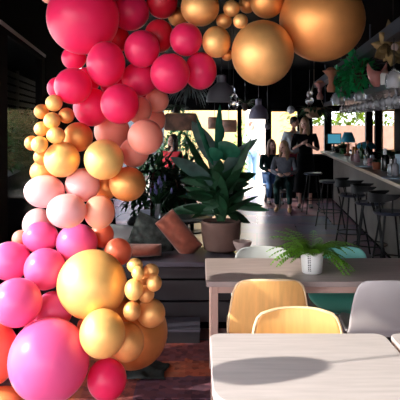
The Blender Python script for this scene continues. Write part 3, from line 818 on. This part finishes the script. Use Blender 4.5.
am.build('foliage', 'leaf_mid', ap); MB().lathe([(.05, z-.08), (.09, z+.02), (.08, z+.02)], 16).build('pot', 'bar_front', ap); cord(ap, z)
p, z = hang(245, 104, 9.0)
ap = thing('hanging_palm', 'dark thin-bladed hanging plant left of the mauve pendant lamp', 'plant', p)
am = MB()
for _ in range(40):
    a = rr.uniform(0, 2*PI); am.leaf((0, 0, z), (math.cos(a), math.sin(a), rr.uniform(0, 1.2)), rr.uniform(.15, .26), .022, .9, 5)
am.build('foliage', 'leaf_mid', ap); MB().lathe([(.03, z-.1), (.05, z+.01), (.045, z+.01)], 14).build('pot', 'bar_front', ap); cord(ap, z)
# dried leaf hanging at top right
p, z = hang(393, 48, 5.9)
dl = thing('dried_leaf_hanging', 'hanging bunch of large golden brown dried leaves at the top right', 'dried plant', p)
dm = MB()
for (tx, ty, bxp, byp, W, dd) in ((389, 22, 393, 45, .085, 0), (381, 33, 392, 46, .09, -.1), (373, 43, 391, 48, .09, .1), (376, 55, 391, 49, .10, -.12), (384, 60, 393, 50, .10, .1), (391, 64, 394, 50, .10, -.1), (399, 62, 394, 50, .09, .1),
                                  (405, 28, 394, 45, .09, .05), (410, 40, 395, 47, .09, -.1), (408, 54, 395, 49, .09, .1), (397, 26, 394, 46, .06, .15), (380, 49, 391, 47, .07, -.2), (388, 54, 392, 48, .07, -.22), (398, 55, 394, 48, .08, -.2)):
    a = P(bxp, byp, 5.9)-p; b = P(tx, ty, 5.9+dd)-p; v = b-a
    dm.leaf(a, v.normalized(), v.length*1.12, W*1.3, .1, 6, .4, up=Vector((0, 1, .2)))
dm.build('leaf_bunch', 'dry_leaf', dl, thick=.003)
MB().ball((0, -.05, z), (.035, .035, .04)).build('seed_head', 'pale_clay', dl); cord(dl, z)

# ------------------------------------------------------------------ people
def skin_mesh(name, verts, edges, radii, m, sub=2, extra=None):
    me = bpy.data.meshes.new(name); me.from_pydata([tuple(v) for v in verts], edges, []); me.update()
    o = bpy.data.objects.new(name, me); COL.objects.link(o)
    md = o.modifiers.new('skin', 'SKIN'); md.use_smooth_shade = True
    for i, r in enumerate(radii):
        sv = me.skin_vertices[0].data[i]; sv.radius = r if isinstance(r, tuple) else (r, r)
        sv.use_root = (i == 0)
    s = o.modifiers.new('sub', 'SUBSURF'); s.levels = sub; s.render_levels = sub
    dg = bpy.context.evaluated_depsgraph_get(); dg.update()
    nm = bpy.data.meshes.new_from_object(o.evaluated_get(dg))
    bpy.data.objects.remove(o)
    vs = [v.co.copy() for v in nm.vertices]; fs = [tuple(p.vertices) for p in nm.polygons]
    bpy.data.meshes.remove(nm)
    mb = MB(); mb.add(vs, fs)
    if extra: mb.add(extra.v, extra.f)
    return mb
def person(label, loc, rz, top, bottom, hair, skin, J, long_hair=False, skirt=False, shoe='shoe_dark', female=True, sleeve=True, name='person'):
    """J: joints in metres, local frame, facing -Y."""
    t = thing(name, label, 'person', loc, rz)
    g = lambda k: Vector(J[k])
    w = .92 if female else 1.05
    order = ['pelvis', 'spine', 'chest', 'neck', 'headb', 'hipL', 'kneeL', 'ankL', 'toeL', 'hipR', 'kneeR', 'ankR', 'toeR', 'shL', 'elL', 'wrL', 'shR', 'elR', 'wrR']
    E = [('pelvis', 'spine'), ('spine', 'chest'), ('chest', 'neck'), ('neck', 'headb'), ('pelvis', 'hipL'), ('hipL', 'kneeL'), ('kneeL', 'ankL'), ('ankL', 'toeL'), ('pelvis', 'hipR'), ('hipR', 'kneeR'), ('kneeR', 'ankR'), ('ankR', 'toeR'),
         ('chest', 'shL'), ('shL', 'elL'), ('elL', 'wrL'), ('chest', 'shR'), ('shR', 'elR'), ('elR', 'wrR')]
    rad = dict(pelvis=.12, spine=.105, chest=.12, neck=.05, headb=.05, hipL=.085, hipR=.085, kneeL=.055, kneeR=.055, ankL=.036, ankR=.036, toeL=.03, toeR=.03, shL=.055, shR=.055, elL=.038, elR=.038, wrL=.025, wrR=.025)
    ex = MB(); hd = g('headb'); face = Vector(J.get('face', (0, -1, 0))).normalized()
    q = Vector((0, -1, 0)).rotation_difference(face).to_euler()
    c = hd+Vector((0, 0, .10))+face*.02
    ex.ball(c, (.073, .092, .115), 18, 14, q)
    Mq = q.to_matrix()
    ex.ball(c+Mq@Vector((0, -.093, -.012)), (.013, .02, .022), 8, 6, q)
    for sx in (-1, 1): ex.ball(c+Mq@Vector((sx*.074, .005, -.01)), (.009, .02, .03), 8, 6, q)
    for s in 'LR':      # hands with five fingers
        wv = g('wr'+s); dv = (wv-g('el'+s)).normalized()
        sd_ = dv.cross(Vector((0, 0, 1)) if abs(dv.z) < .8 else Vector((0, 1, 0))).normalized(); nn = sd_.cross(dv)
        ex.tube([wv, wv+dv*.03, wv+dv*.085], [.026, .034, .03], 8)
        for k, l in enumerate((.07, .08, .075, .06)):
            b = wv+dv*.08+sd_*(k-1.5)*.017; ex.tube([b, b+dv*l*.5+nn*.006, b+dv*l*.85+nn*.025], [.009, .0085, .006], 6)
        b = wv+dv*.03-sd_*.03; ex.tube([b, b-sd_*.025+dv*.03, b-sd_*.028+dv*.06+nn*.01], [.011, .01, .007], 6)
    mb = skin_mesh('body', [g(k) for k in order], [(order.index(a), order.index(b)) for a, b in E], [rad[k]*w*.93 for k in order], None, 1, ex)
    mb.build('body', skin, t, auto=False)
    for sx in (-1, 1): MB().ball(c+Mq@Vector((sx*.03, -.082, .012)), (.012, .008, .008), 8, 6, q).build('eye', 'eye_dark', t)
    MB().ball(c+Mq@Vector((0, -.087, -.055)), (.022, .009, .008), 8, 6, q).build('mouth', 'lips', t)
    # shirt
    to = ['chest', 'spine', 'pelvis', 'nk', 'shL', 'elL', 'wL', 'shR', 'elR', 'wR']
    fr = 1. if sleeve else .1
    pos = {k: g(k) for k in to if k in J}; pos['nk'] = g('chest').lerp(g('neck'), .6)
    for s in 'LR': pos['w'+s] = g('el'+s).lerp(g('wr'+s), .9 if sleeve else .15)
    r2 = dict(chest=.15, spine=.128, pelvis=.145, nk=.07, shL=.075, shR=.075, elL=.055, elR=.055, wL=.042, wR=.042)
    mb = skin_mesh('shirt', [pos[k] for k in to], [(0, 1), (1, 2), (0, 3), (0, 4), (4, 5), (5, 6), (0, 7), (7, 8), (8, 9)], [r2[k]*w for k in to], None, 1)
    mb.build('shirt', top, t, auto=False)
    if skirt:
        pz = g('pelvis'); kz = J.get('hem', .35)
        MB().lathe([(.23, kz), (.225, kz+.05), (.19, pz.z-.25), (.175, pz.z-.05), (.15, pz.z+.12)], 22, (pz.x, pz.y, 0)).build('skirt', bottom, t)
    else:
        lo = ['pelvis', 'hipL', 'kneeL', 'aL', 'hipR', 'kneeR', 'aR']; pos = {k: g(k) for k in lo if k in J}
        for s in 'LR': pos['a'+s] = g('knee'+s).lerp(g('ank'+s), .9)
        r3 = dict(pelvis=.14, hipL=.105, hipR=.105, kneeL=.075, kneeR=.075, aL=.055, aR=.055)
        mb = skin_mesh('trousers', [pos[k] for k in lo], [(0, 1), (1, 2), (2, 3), (0, 4), (4, 5), (5, 6)], [r3[k]*w for k in lo], None, 1)
        mb.build('trousers', bottom, t, auto=False)
    for s in 'LR':
        a, b = g('ank'+s), g('toe'+s); dv = (b-a); dv.z = 0; dv.normalize()
        MB().tube([a-dv*.04+Vector((0, 0, -.035)), a+dv*.02+Vector((0, 0, -.03)), a+dv*.12+Vector((0, 0, -.04)), a+dv*.19+Vector((0, 0, -.045))], [.03, .042, .038, .02], 10).build('shoe', shoe, t)
    hm = MB(); hm.ball(c+Mq@Vector((0, .022, .028)), (.085, .092, .108), 16, 12, q)
    if long_hair:
        hm.ball(c+Mq@Vector((0, .06, -.1)), (.09, .055, .17), 14, 10, q)
        for sx in (-1, 1): hm.ball(c+Mq@Vector((sx*.075, .0, -.11)), (.035, .05, .17), 12, 10, q)
    hm.build('hair', hair, t, auto=False)
    return t
def standing(arms='down', h=1., lean=0., spread=.1):
    J = dict(pelvis=(0, 0, .93), spine=(0, .0, 1.10), chest=(0, .0, 1.31), neck=(0, .005, 1.45), headb=(0, -.005, 1.52),
             hipL=(.09, 0, .88), kneeL=(.1, -.02, .49), ankL=(spread, .02, .08), toeL=(spread+.02, -.12, .03), hipR=(-.09, 0, .88), kneeR=(-.1, -.02, .49), ankR=(-spread, .02, .08), toeR=(-spread-.02, -.12, .03),
             shL=(.18, .01, 1.38), shR=(-.18, .01, 1.38))
    if arms == 'down': J.update(elL=(.24, .03, 1.11), wrL=(.24, -.05, .88), elR=(-.24, .03, 1.11), wrR=(-.24, -.05, .88))
    elif arms == 'hold': J.update(elL=(.24, -.02, 1.12), wrL=(.08, -.22, 1.2), elR=(-.24, -.02, 1.12), wrR=(-.05, -.24, 1.24))
    return {k: tuple(a*h for a in v) for k, v in J.items()}
def sitting(h=1.):
    J = dict(pelvis=(0, 0, .53), spine=(0, -.01, .70), chest=(0, -.04, .91), neck=(0, -.06, 1.05), headb=(0, -.08, 1.12),
             hipL=(.09, -.05, .52), kneeL=(.12, -.44, .52), ankL=(.12, -.42, .08), toeL=(.13, -.56, .03), hipR=(-.09, -.05, .52), kneeR=(-.12, -.44, .52), ankR=(-.12, -.40, .08), toeR=(-.13, -.54, .03),
             shL=(.18, -.03, .98), elL=(.23, -.12, .74), wrL=(.10, -.34, .72), shR=(-.18, -.03, .98), elR=(-.23, -.12, .74), wrR=(-.08, -.34, .70))
    return {k: tuple(a*h for a in v) for k, v in J.items()}
def pf(px, d): p = P(px, 125, d); p.z = 0; return p
J = standing('hold', 1.04); J['hem'] = .32; J['face'] = (-.5, -1, -.15)
person('standing woman in a long black dress with long fair hair, by the bar', pf(305, 12.3), -.15, 'cloth_black', 'cloth_black', 'hair_blond', 'skin_light', J, True, True, sleeve=False)
J = standing('down', 1.06); J['face'] = (.9, -.7, -.3)
person('standing dark-haired person in a pale shirt and rose trousers, left of the woman in black', pf(293.5, 13.6), .25, 'cloth_white', 'cloth_rose', 'hair_dark', 'skin', J, False, False, female=False)
J = sitting(); J['face'] = (.3, -1, -.15)
person('seated woman in dark clothes and jeans, leftmost of those seated at the back', pf(270.5, 13.3), .1, 'cloth_teal', 'denim', 'hair_brown', 'skin_light', J, True)
J = sitting(); J['face'] = (-.6, -1, -.2)
person('seated fair-haired woman in a grey jumper and dark trousers', pf(284.5, 12.2), -.2, 'cloth_grey', 'cloth_teal', 'hair_blond', 'skin_light', J, True, shoe='shoe_tan')
J = standing('down', 1.)
person('standing person in pale jeans outside the bright doorway', pf(251.5, 17), .6, 'paper_white', 'denim_pale', 'hair_brown', 'skin_light', J, False, shoe='paper_white')
J = sitting(); J['face'] = (.3, 1, 0)
person('seated dark-haired person in a red top beyond the plants', pf(171, 12.0), 2.6, 'cloth_red', 'denim', 'hair_dark', 'skin', {k: (v[0], v[1], v[2]+.12) if k not in ('face', 'ankL', 'toeL', 'ankR', 'toeR') else v for k, v in J.items()}, True)
def dining_stool(label, px, d, dz=.0):
    p = pf(px, d); t = thing('wooden_stool', label, 'stool', p)
    MB().lathe([(.15, .37+dz), (.17, .38+dz), (.17, .41+dz), (.15, .415+dz)], 22).build('seat', 'bench_wood', t)
    for k in range(4):
        a = PI/4+k*PI/2; MB().tube([(.1*math.cos(a), .1*math.sin(a), .375+dz), (.16*math.cos(a), .16*math.sin(a), 0)], .014, 8).build('leg', 'dark_metal', t)
dining_stool('low dark stool under the leftmost seated woman', 270.5, 13.3, -.04)
dining_stool('low dark stool under the woman in the grey jumper', 284.5, 12.2, -.04)
dining_stool('low dark stool under the person in the red top', 171, 12.0, .08)

# ------------------------------------------------------------------ rug and dark cloth
rg = MB().box((-.45, 4.22, .005), (1.5, 1.0, .01)).build('rug', 'kilim', None, smooth=False); tag(rg, 'red patchwork kilim rug on the floor below the balloons', 'rug')
rg = MB().box((-.2, 3.1, .005), (.75, 1.2, .01)).build('rug', 'kilim', None, smooth=False); tag(rg, 'small red kilim at the bottom beside the front table leg', 'rug')
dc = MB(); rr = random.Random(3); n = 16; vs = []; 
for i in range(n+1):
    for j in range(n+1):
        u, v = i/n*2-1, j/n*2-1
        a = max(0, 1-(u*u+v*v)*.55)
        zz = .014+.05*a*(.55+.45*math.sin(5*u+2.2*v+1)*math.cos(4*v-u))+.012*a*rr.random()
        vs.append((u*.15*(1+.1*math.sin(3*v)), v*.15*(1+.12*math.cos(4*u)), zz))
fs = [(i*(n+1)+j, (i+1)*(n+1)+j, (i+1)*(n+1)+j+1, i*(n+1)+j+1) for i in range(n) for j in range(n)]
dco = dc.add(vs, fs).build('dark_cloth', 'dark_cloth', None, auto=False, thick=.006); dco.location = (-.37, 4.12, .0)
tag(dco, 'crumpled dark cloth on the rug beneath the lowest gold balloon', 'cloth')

# ------------------------------------------------------------------ tables
def rrect(x0, y0, x1, y1, r, bow=0., n=8, rf=None):
    pts = []; rf = rf or r; rb_ = r
    for (sx, sy, a0, r) in ((1, 0, -90, rf), (1, 1, 0, rb_), (0, 1, 90, rb_), (0, 0, 180, rf)):
        cx = x1-r if sx else x0+r; cy = y1-r if sy else y0+r
        for k in range(n+1):
            a = math.radians(a0+90*k/n); pts.append((cx+r*math.cos(a), cy+r*math.sin(a)))
    out = []
    ym, hy = (y0+y1)/2, (y1-y0)/2
    for (x, y) in pts:
        b = bow*(1-((y-ym)/hy)**2)
        out.append((x-b if x < (x0+x1)/2 else x+b, y))
    return out
TZ = .74
def table(label, x0, y0, x1, y1, m, r=.03, lm='leg_wood', inset=.05, rz=0., rf=None):
    c = ((x0+x1)/2, (y0+y1)/2)
    t = thing('dining_table', label, 'table', (c[0], c[1], 0), rz)
    hx, hy = (x1-x0)/2, (y1-y0)/2
    MB().prism(rrect(-hx, -hy, hx, hy, r, rf=rf), TZ-.032, TZ).build('tabletop', m, t, smooth=False, bevel=.004)
    for sx in (-1, 1):
        for sy in (-1, 1): MB().box((sx*(hx-inset), sy*(hy-inset), (TZ-.075)/2), (.042, .042, TZ-.075)).build('leg', lm, t, smooth=False, bevel=.003)
        MB().box((sx*(hx-inset), 0, TZ-.055), (.042, 2*hy-2*inset+.042, .042)).build('end_rail', lm, t, smooth=False, bevel=.003)
    for sy in (-1, 1): MB().box((0, sy*(hy-inset), TZ-.055), (2*hx-2*inset-.042, .025, .042)).build('long_rail', lm, t, smooth=False)
    return t
table('long brown dining table with the fern on it, behind the yellow chairs', .035, 3.6, 1.62, 4.24, 'table_wood', .02)
table('pale wooden table in the foreground, left one of the two', .043, 1.985, .80, 2.71, 'pale_table', .05, inset=.09, rf=.17)
table('pale wooden table cut off at the bottom right corner', .822, 1.985, 1.58, 2.71, 'pale_table', .05, inset=.09, rf=.17)

# ------------------------------------------------------------------ shell chairs
def rim_mb():
    v = shell_mb().v; m1 = 17; n = len(v)//m1
    idx = [i*m1 for i in range(n)]+[(n-1)*m1+k for k in range(1, m1)]+[i*m1+m1-1 for i in range(n-2, -1, -1)]+[k for k in range(m1-2, -1, -1)]
    return MB().tube([v[i] for i in idx], .0073, 6, cap=False)
def shell_mb():
    path = [(y, z*.977) for y, z in [(-.205, .445), (-.19, .452), (-.12, .452), (-.02, .444), (.08, .436), (.14, .437), (.18, .452), (.205, .485), (.222, .54), (.236, .61), (.25, .68), (.262, .74), (.268, .775), (.272, .795), (.274, .803)]]
    n = len(path); m = 16
    halfw = [.165, .19, .215, .222, .225, .226, .229, .231, .228, .221, .211, .200, .186, .166, .142]
    vs = []
    for i, (y, z) in enumerate(path):
        back = max(0, min(1, (z-.46)/.15)) if y > .15 else 0
        for k in range(m+1):
            u = -1+2*k/m
            x = u*halfw[i]
            yy = y-back*.03*u*u
            zz = z+(1-back)*.022*u*u-back*.012*abs(u)**3
            vs.append((x, yy, zz))
    fs = [(i*(m+1)+k, i*(m+1)+k+1, (i+1)*(m+1)+k+1, (i+1)*(m+1)+k) for i in range(n-1) for k in range(m)]
    return MB().add(vs, fs)
def chair(label, x, y, rz, m, edge=None, lm='pale_metal'):
    t = thing('shell_chair', label, 'chair', (x, y, 0), rz)     # faces -Y, backrest at +Y
    o = shell_mb().build('shell', m, t, auto=False, thick=.013, sub=1)
    if edge: rim_mb().build('shell_edge', edge, t)
    for sx in (-1, 1):
        for sy, yb in ((-1, -.12), (1, .12)):
            MB().tube([(sx*.13, yb, .432), (sx*.20, sy*.20, 0)], [.013, .010], 10).build('leg', lm, t)
    MB().box((0, 0, .425), (.24, .22, .012)).build('seat_plate', 'dark_metal', t, smooth=False)
    return t
chair('yellow wooden shell chair pushed up to the brown table, back towards us', .39, 3.73, PI, 'oak_yellow', 'ply_edge')
chair('yellow wooden shell chair facing us at the foreground table', .455, 2.665, 0, 'oak_yellow', 'ply_edge')
chair('white shell chair at the right, back towards us at the brown table', 1.075, 3.73, PI, 'shell_white')
chair('pale grey shell chair across the brown table, behind the fern pot', .445, 4.165, 0, 'shell_grey')
chair('teal shell chair across the brown table, right of the fern', .985, 4.165, 0, 'shell_teal')

# fern in white pot
fx = (312-200)/F*3.83
fn = thing('potted_fern', 'green fern in a white pot with black print on the brown table', 'potted plant', (fx, 3.83, TZ))
MB().lathe([(.058, 0), (.062, .005), (.072, .13), (.067, .132), (.062, .11)], 28).build('pot', 'white_ceramic', fn)
MB().lathe([(0.0, .108), (.066, .112)], 20, cap=False).build('soil', 'soil', fn)
pr = MB()
for k in range(9):   # upright printed strip of small black strokes on the pot
    zc = .022+k*.011; a = math.radians(-118); rr_ = .0585+zc*.105+.003
    for o_, wdt in ((0, .008), (.011, .005 if k % 3 else .008)):
        aa = a+o_/rr_; pr.box((rr_*math.cos(aa), rr_*math.sin(aa), zc), (wdt, .002, .006 if k % 2 else .004), Euler((0, 0, aa+PI/2)))
pr.build('printed_marks', 'black_print', fn, smooth=False)
fo = MB(); rr = random.Random(17)
for k in range(95):
    a = rr.uniform(0, 2*PI); el = rr.uniform(.2, 1.9); L = rr.uniform(.15, .28)
    if -2.5 < (a if a < PI else a-2*PI) < -.6: el += .9; L *= .55
    d = Vector((math.cos(a), math.sin(a), el)).normalized(); p = Vector((.03*math.cos(a), .03*math.sin(a), .115)); step = L/11
    pts = [p.copy()]; dr = rr.uniform(.10, .17)
    for i in range(11):
        d = (d+Vector((0, 0, -dr))).normalized(); p = p+d*step
        if p.z < .012: p.z = .012
        pts.append(p.copy())
        sd_ = d.cross(Vector((0, 0, 1))).normalized(); ln = .034*math.sin(PI*min(1, .15+i/11*.85))
        for s in (-1, 1): fo.leaf(p, (sd_*s+d*.5), ln, .014, .25, 2, .2)
    fo.tube(pts, .0015, 4)
fo.build('fronds', 'leaf_bright', fn, auto=False)
# saucer plate edge below fern
nl = thing('pendant_lamp', 'rounded dark pendant lamp hanging by the open side, left of the foreground table', 'lamp', (-1.0, 1.97, 0))
MB().lathe([(.085, 1.42), (.115, 1.45), (.12, 1.50), (.105, 1.56), (.07, 1.61), (.02, 1.64)], 28, cap=False).build('lamp_shade', 'grey_lamp', nl, thick=.004)
MB().ball((0, 0, 1.50), .04).build('bulb', 'globe_white', nl)
MB().tube([(0, 0, 1.635), (0, 0, 2.9)], .006, 6).build('cord', 'cord_black', nl)
# ------------------------------------------------------------------ balloons
bmb = MB(); seg, ring = 40, 26; vs = []; fs = []
for i in range(ring+1):
    th = PI*i/ring            # th=0 front pole (towards -Y), th=pi at the knot (+Y)
    r = math.sin(th); y = -math.cos(th)
    if th > 2.2:
        k = (th-2.2)/(PI-2.2); y = y+.10*k*k; r = r*(1-.10*k)
    for j in range(seg):
        a = 2*PI*j/seg; vs.append((r*math.cos(a), y, r*math.sin(a)))
fs = [(i*seg+j, i*seg+(j+1) % seg, (i+1)*seg+(j+1) % seg, (i+1)*seg+j) for i in range(ring) for j in range(seg)]
bmb.add(vs, fs)
bm0 = bmb.mesh('balloon', None)
q = bmesh.new(); q.from_mesh(bm0); bmesh.ops.remove_doubles(q, verts=q.verts, dist=1e-5); bmesh.ops.recalc_face_normals(q, faces=q.faces); q.to_mesh(bm0); q.free()
knot0 = MB().lathe([(.02, 0), (.03, .03), (.05, .05), (.03, .07), (.07, .11)], 10)
knot0.v = [(x, z+1.075, y) for (x, y, z) in knot0.v]
BM = {}; KM = {}
def bmesh_for(m):
    if m not in BM:
        a = bm0.copy(); a.materials.clear(); a.materials.append(MATS[m]); BM[m] = a
        KM[m] = knot0.mesh('knot', m)
    return BM[m], KM[m]
hp, dr_, mg, sa, pe, bl, og, gc, cc, pg = 'hot_pink_latex', 'deep_red_latex', 'magenta_latex', 'salmon_latex', 'peach_latex', 'blush_latex', 'orange_latex', 'gold_chrome', 'copper_chrome', 'pale_gold_chrome'
# px, py, rx, ry, material, layer (front first), label
BAL = [
 # small gold cluster at the lower right of the column
 (132, 311, 9, 10, gc, 0, 'small gold balloon, lowest of the lower right cluster'),
 (134, 289.5, 9.5, 11, pg, 0, 'small gold balloon half sunlit at the left of the lower right cluster'),
 (138, 273, 6.5, 7, pg, 0, 'small half-lit gold balloon at the heart of the lower right cluster'),
 (154, 283, 8, 8.5, gc, 1, 'small gold balloon at the right edge of the lower right cluster'),
 (151, 271, 8, 7.5, gc, 1, 'small gold balloon at the upper right of the lower right cluster'),
 (146, 294, 8.5, 9, gc, 1, 'small gold balloon at the middle right of the lower right cluster'),
 (135, 265.5, 8, 7.5, pg, 1, 'topmost small gold balloon of the lower right cluster'),
 (143, 278, 7, 8, gc, 2, 'small gold balloon sunk in the centre of the lower right cluster'),
 # lower column
 (102.5, 333.5, 23, 24.5, pg, 0, 'mid-sized yellow gold balloon right of the huge magenta one'),
 (49, 360.5, 40.5, 42, mg, 0, 'huge magenta pink balloon at the bottom left, in front of all others'),
 (92, 284.5, 35, 35, pg, 1, 'big pale gold balloon in the middle of the lower column'),
 (107, 379.5, 20, 21, hp, 1, 'hot red balloon at the bottom, right of the huge magenta one'),
 (127, 342, 17.5, 19.5, gc, 2, 'gold balloon peeping out right of the yellow gold one'),
 (151, 313, 14.5, 14.5, gc, 2, 'gold balloon below the lower right cluster of small golds'),
 (132, 332, 36, 36.5, cc, 3, 'large amber gold balloon at the foot of the column on the right'),
 (17, 302.5, 25, 24.5, mg, 1, 'magenta balloon at the left edge, above the red one'),
 (54, 310, 19, 19, mg, 2, 'magenta balloon wedged between the huge one and the big pale gold'),
 (46, 340, 26, 25, hp, 2, 'dark pink balloon showing as a rim above the huge magenta one'),
 (-7, 353, 25, 32, og, 2, 'red balloon cut by the left picture edge, left of the huge magenta one'),
 (4, 401, 20, 14, cc, 3, 'amber balloon in the bottom left corner'),
 (88, 326, 11, 10, og, 3, 'orange balloon hidden between the huge magenta and yellow gold ones'),
 (45, 269, 21, 21, mg, 1, 'shiny magenta balloon left of the big pale gold one'),
 (77, 243, 21, 19.5, mg, 2, 'magenta balloon on top of the big pale gold one'),
 (40.5, 237.5, 18, 16, mg, 2, 'magenta balloon just below the blush pink ones'),
 (10, 261, 21, 19.5, mg, 2, 'magenta balloon cut by the left edge, highest there'),
 (21, 239, 9, 9, sa, 3, 'small salmon balloon behind the leftmost magenta ones'),
 (118, 252, 14, 14, og, 3, 'coral balloon right of the magenta one, above the big pale gold'),
 (102, 235, 12, 13, og, 3, 'orange coral balloon below the peach one'),
 # blush and peach
 (66.5, 211, 20, 17.5, bl, 1, 'blush balloon in the middle, nearest of the pale pink ones'),
 (44.5, 191.5, 20.5, 16.5, bl, 2, 'blush balloon lying sideways at the upper left of the pale pinks'),
 (82.5, 185, 17.5, 17, bl, 2, 'blush balloon directly below the two mid-sized golds'),
 (99.5, 212, 15.5, 17, pe, 2, 'peach balloon right of the nearest blush one'),
 (38, 225, 15.5, 17, bl, 3, 'blush balloon half hidden above the magenta ones at the left'),
 # middle golds
 (62, 159.5, 18, 18, pg, 1, 'mid-sized gold balloon, left one of the sunlit pair'),
 (104, 159.5, 20, 20.5, pg, 1, 'mid-sized gold balloon, right one of the sunlit pair'),
 (127.5, 184, 18.5, 17.5, cc, 2, 'orange gold balloon right of the pale pinks'),
 (78, 137, 15, 15, cc, 2, 'copper gold balloon above the left gold of the sunlit pair'),
 (44, 172, 14, 13, cc, 3, 'copper gold balloon behind the sideways blush one'),
 (105, 187, 13, 13, cc, 3, 'copper balloon in the gap below the right sunlit gold'),
 (54, 103, 8.5, 8.5, pg, 0, 'small gold balloon, topmost of the left cluster'),
 (52, 120.5, 8.5, 8.5, pg, 0, 'small gold balloon in the centre of the left cluster'),
 (56, 135.5, 9.5, 8.5, pg, 0, 'small gold balloon, lowest right of the left cluster'),
 (39.5, 144.5, 8.5, 8.5, pg, 0, 'small gold balloon, lowest bright one of the left cluster'),
 (41.5, 111.5, 7.5, 7.5, cc, 1, 'small copper balloon at the upper left of the left cluster'),
 (66.5, 115.5, 8, 8, cc, 1, 'small copper balloon at the upper right of the left cluster'),
 (41.5, 129, 7.5, 7.5, gc, 1, 'small gold balloon at the left middle of the left cluster'),
 (31.5, 143, 7, 7.5, cc, 1, 'small copper balloon at the far left of the left cluster'),
 (41.5, 157, 8, 8, cc, 2, 'small copper balloon hanging below the left cluster'),
 # salmon
 (145.5, 137, 18, 18, sa, 1, 'salmon balloon at the right, largest of the salmon ones'),
 (112, 131, 18, 17.5, sa, 2, 'salmon balloon between the red ones and the right sunlit gold'),
 (134, 152.5, 15, 15, sa, 2, 'salmon balloon below the largest salmon one'),
 (157, 100.5, 12, 12, sa, 2, 'small salmon balloon highest of the salmon ones'),
 (139, 110, 13, 14, sa, 2, 'salmon balloon half hidden behind a hot pink one'),
 (151, 120, 15, 14, sa, 3, 'salmon balloon behind the largest salmon one'),
 # hot pink arch
 (83, 17.5, 36.5, 37.5, hp, 0, 'huge hot pink balloon at the top left of the arch'),
 (106, 64, 19.5, 23, hp, 0, 'tall hot pink balloon just below the huge hot pink one'),
 (73, 86, 19, 18.5, hp, 0, 'hot pink balloon just above the left cluster of small golds'),
 (120, 104, 19.5, 20.5, hp, 0, 'hot pink balloon at the lowest point of the pinks, above the salmon'),
 (142, 49, 18, 19, hp, 0, 'hot pink balloon in the middle of the arch bend'),
 (170, 73.5, 20, 20.5, hp, 0, 'hot pink balloon on the inner curve of the arch, middle of its lower rim'),
 (130, 12, 19.5, 19, hp, 0, 'hot pink balloon right of the huge hot pink one at the top'),
 (186, 39.5, 16.5, 17, hp, 0, 'hot pink balloon right below the topmost left gold'),
 (200.5, 71, 16.5, 19, hp, 1, 'hot pink balloon at the right end, above the grey dome lamp'),
 (139.5, 79, 18, 17.5, hp, 1, 'hot pink balloon on the inner curve, left of the middle one'),
 (92, 107, 19, 19.5, hp, 1, 'hot pink balloon between the lowest pink and the left gold cluster'),
 (74, 58, 12.5, 12, hp, 1, 'hot pink balloon small, tucked under the huge hot pink one'),
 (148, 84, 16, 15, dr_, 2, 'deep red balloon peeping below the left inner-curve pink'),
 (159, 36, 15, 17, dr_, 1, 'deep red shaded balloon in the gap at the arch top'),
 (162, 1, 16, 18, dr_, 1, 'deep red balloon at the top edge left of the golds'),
 (57, 88, 10, 11, hp, 2, 'hot pink sliver of balloon behind the left gold cluster'),
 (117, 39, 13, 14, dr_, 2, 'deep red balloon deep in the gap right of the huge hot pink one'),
 (87, 80, 14, 13, hp, 2, 'hot pink filler balloon behind the tall hot pink one'),
 (113, 84, 13, 12, hp, 2, 'hot pink filler balloon between the tall one and the lowest pink'),
 # top golds
 (322, 20, 43, 42, cc, 0, 'largest copper gold balloon at the right end of the arch'),
 (262.5, 53, 31.5, 33, gc, 0, 'big gold balloon left of and below the largest copper one'),
 (200, 7.5, 19.5, 19, gc, 0, 'gold balloon at the top edge, leftmost gold of the arch top'),
 (216.5, 42, 14.5, 16, gc, 1, 'mid-sized gold balloon right of the topmost pinks'),
 (267, 1, 17.5, 17.5, cc, 0, 'copper gold balloon at the top edge above the big gold one'),
 (231.5, 8.5, 8.5, 8.5, gc, 0, 'small gold balloon, upper left of the top cluster'),
 (224, 21, 8, 8, gc, 1, 'small gold balloon, lower left of the top cluster'),
 (240.5, 21, 7.5, 7.5, gc, 0, 'small gold balloon, lower right of the top cluster'),
 (247, 4.5, 8.5, 9, cc, 1, 'small copper balloon, upper right of the top cluster'),
 (227, 55, 6, 6, cc, 2, 'tiny copper balloon peeping out left of the big gold one'),
 (178, 17, 10, 10, cc, 2, 'copper balloon in shade behind the topmost gold'),
 (50, -7, 11, 11, pe, 1, 'peach balloon at the top edge above the huge hot pink one'),
]
placed = []; pl2 = []
rm_ = lambda a, b: (a+b)/2
for (px, py, rx, ry, m, lay, lab) in sorted(BAL, key=lambda b: b[5]):
    base = 3.22 if py > 150 else (3.22+.3*(150-py)/150)
    if 'huge magenta' in lab and lay == 0: base = 3.14
    if 'yellow gold' in lab and lay == 0: base = 3.12
    for (x2, y2, r2, l2, d2) in pl2:
        if l2 < lay and math.hypot(px-x2, py-y2) < rm_(rx, ry)+r2-1.5: base = max(base, d2+.03)
    if 'lower right' in lab and lay == 0: base = 3.2
    d = base; rm = (rx+ry)/2
    while d < 6:
        c = P(px, py, d); rw = rm*d/F
        if all((c-c2).length >= (rw+r2)*.95 for c2, r2 in placed): break
        d += .01
    placed.append((c, rw)); pl2.append((px, py, rm, lay, d))
    low = c.z-ry*d/F
    if low < .012: c.z += .012-low
    k = math.sqrt(1+((px-200)/F)**2+((py-HY)/F)**2)
    a, kn = bmesh_for(m)
    big = max(rx, ry) >= 14
    o = bpy.data.objects.new('balloon', a); COL.objects.link(o)
    o.location = c; o.scale = (rx*d/F*.99, rm*d/F*.97, ry*d/F*.99)
    tag(o, lab, 'balloon', 'balloons of the arch')
    if big:
        ko = bpy.data.objects.new('knot', kn); COL.objects.link(ko); ko.parent = o
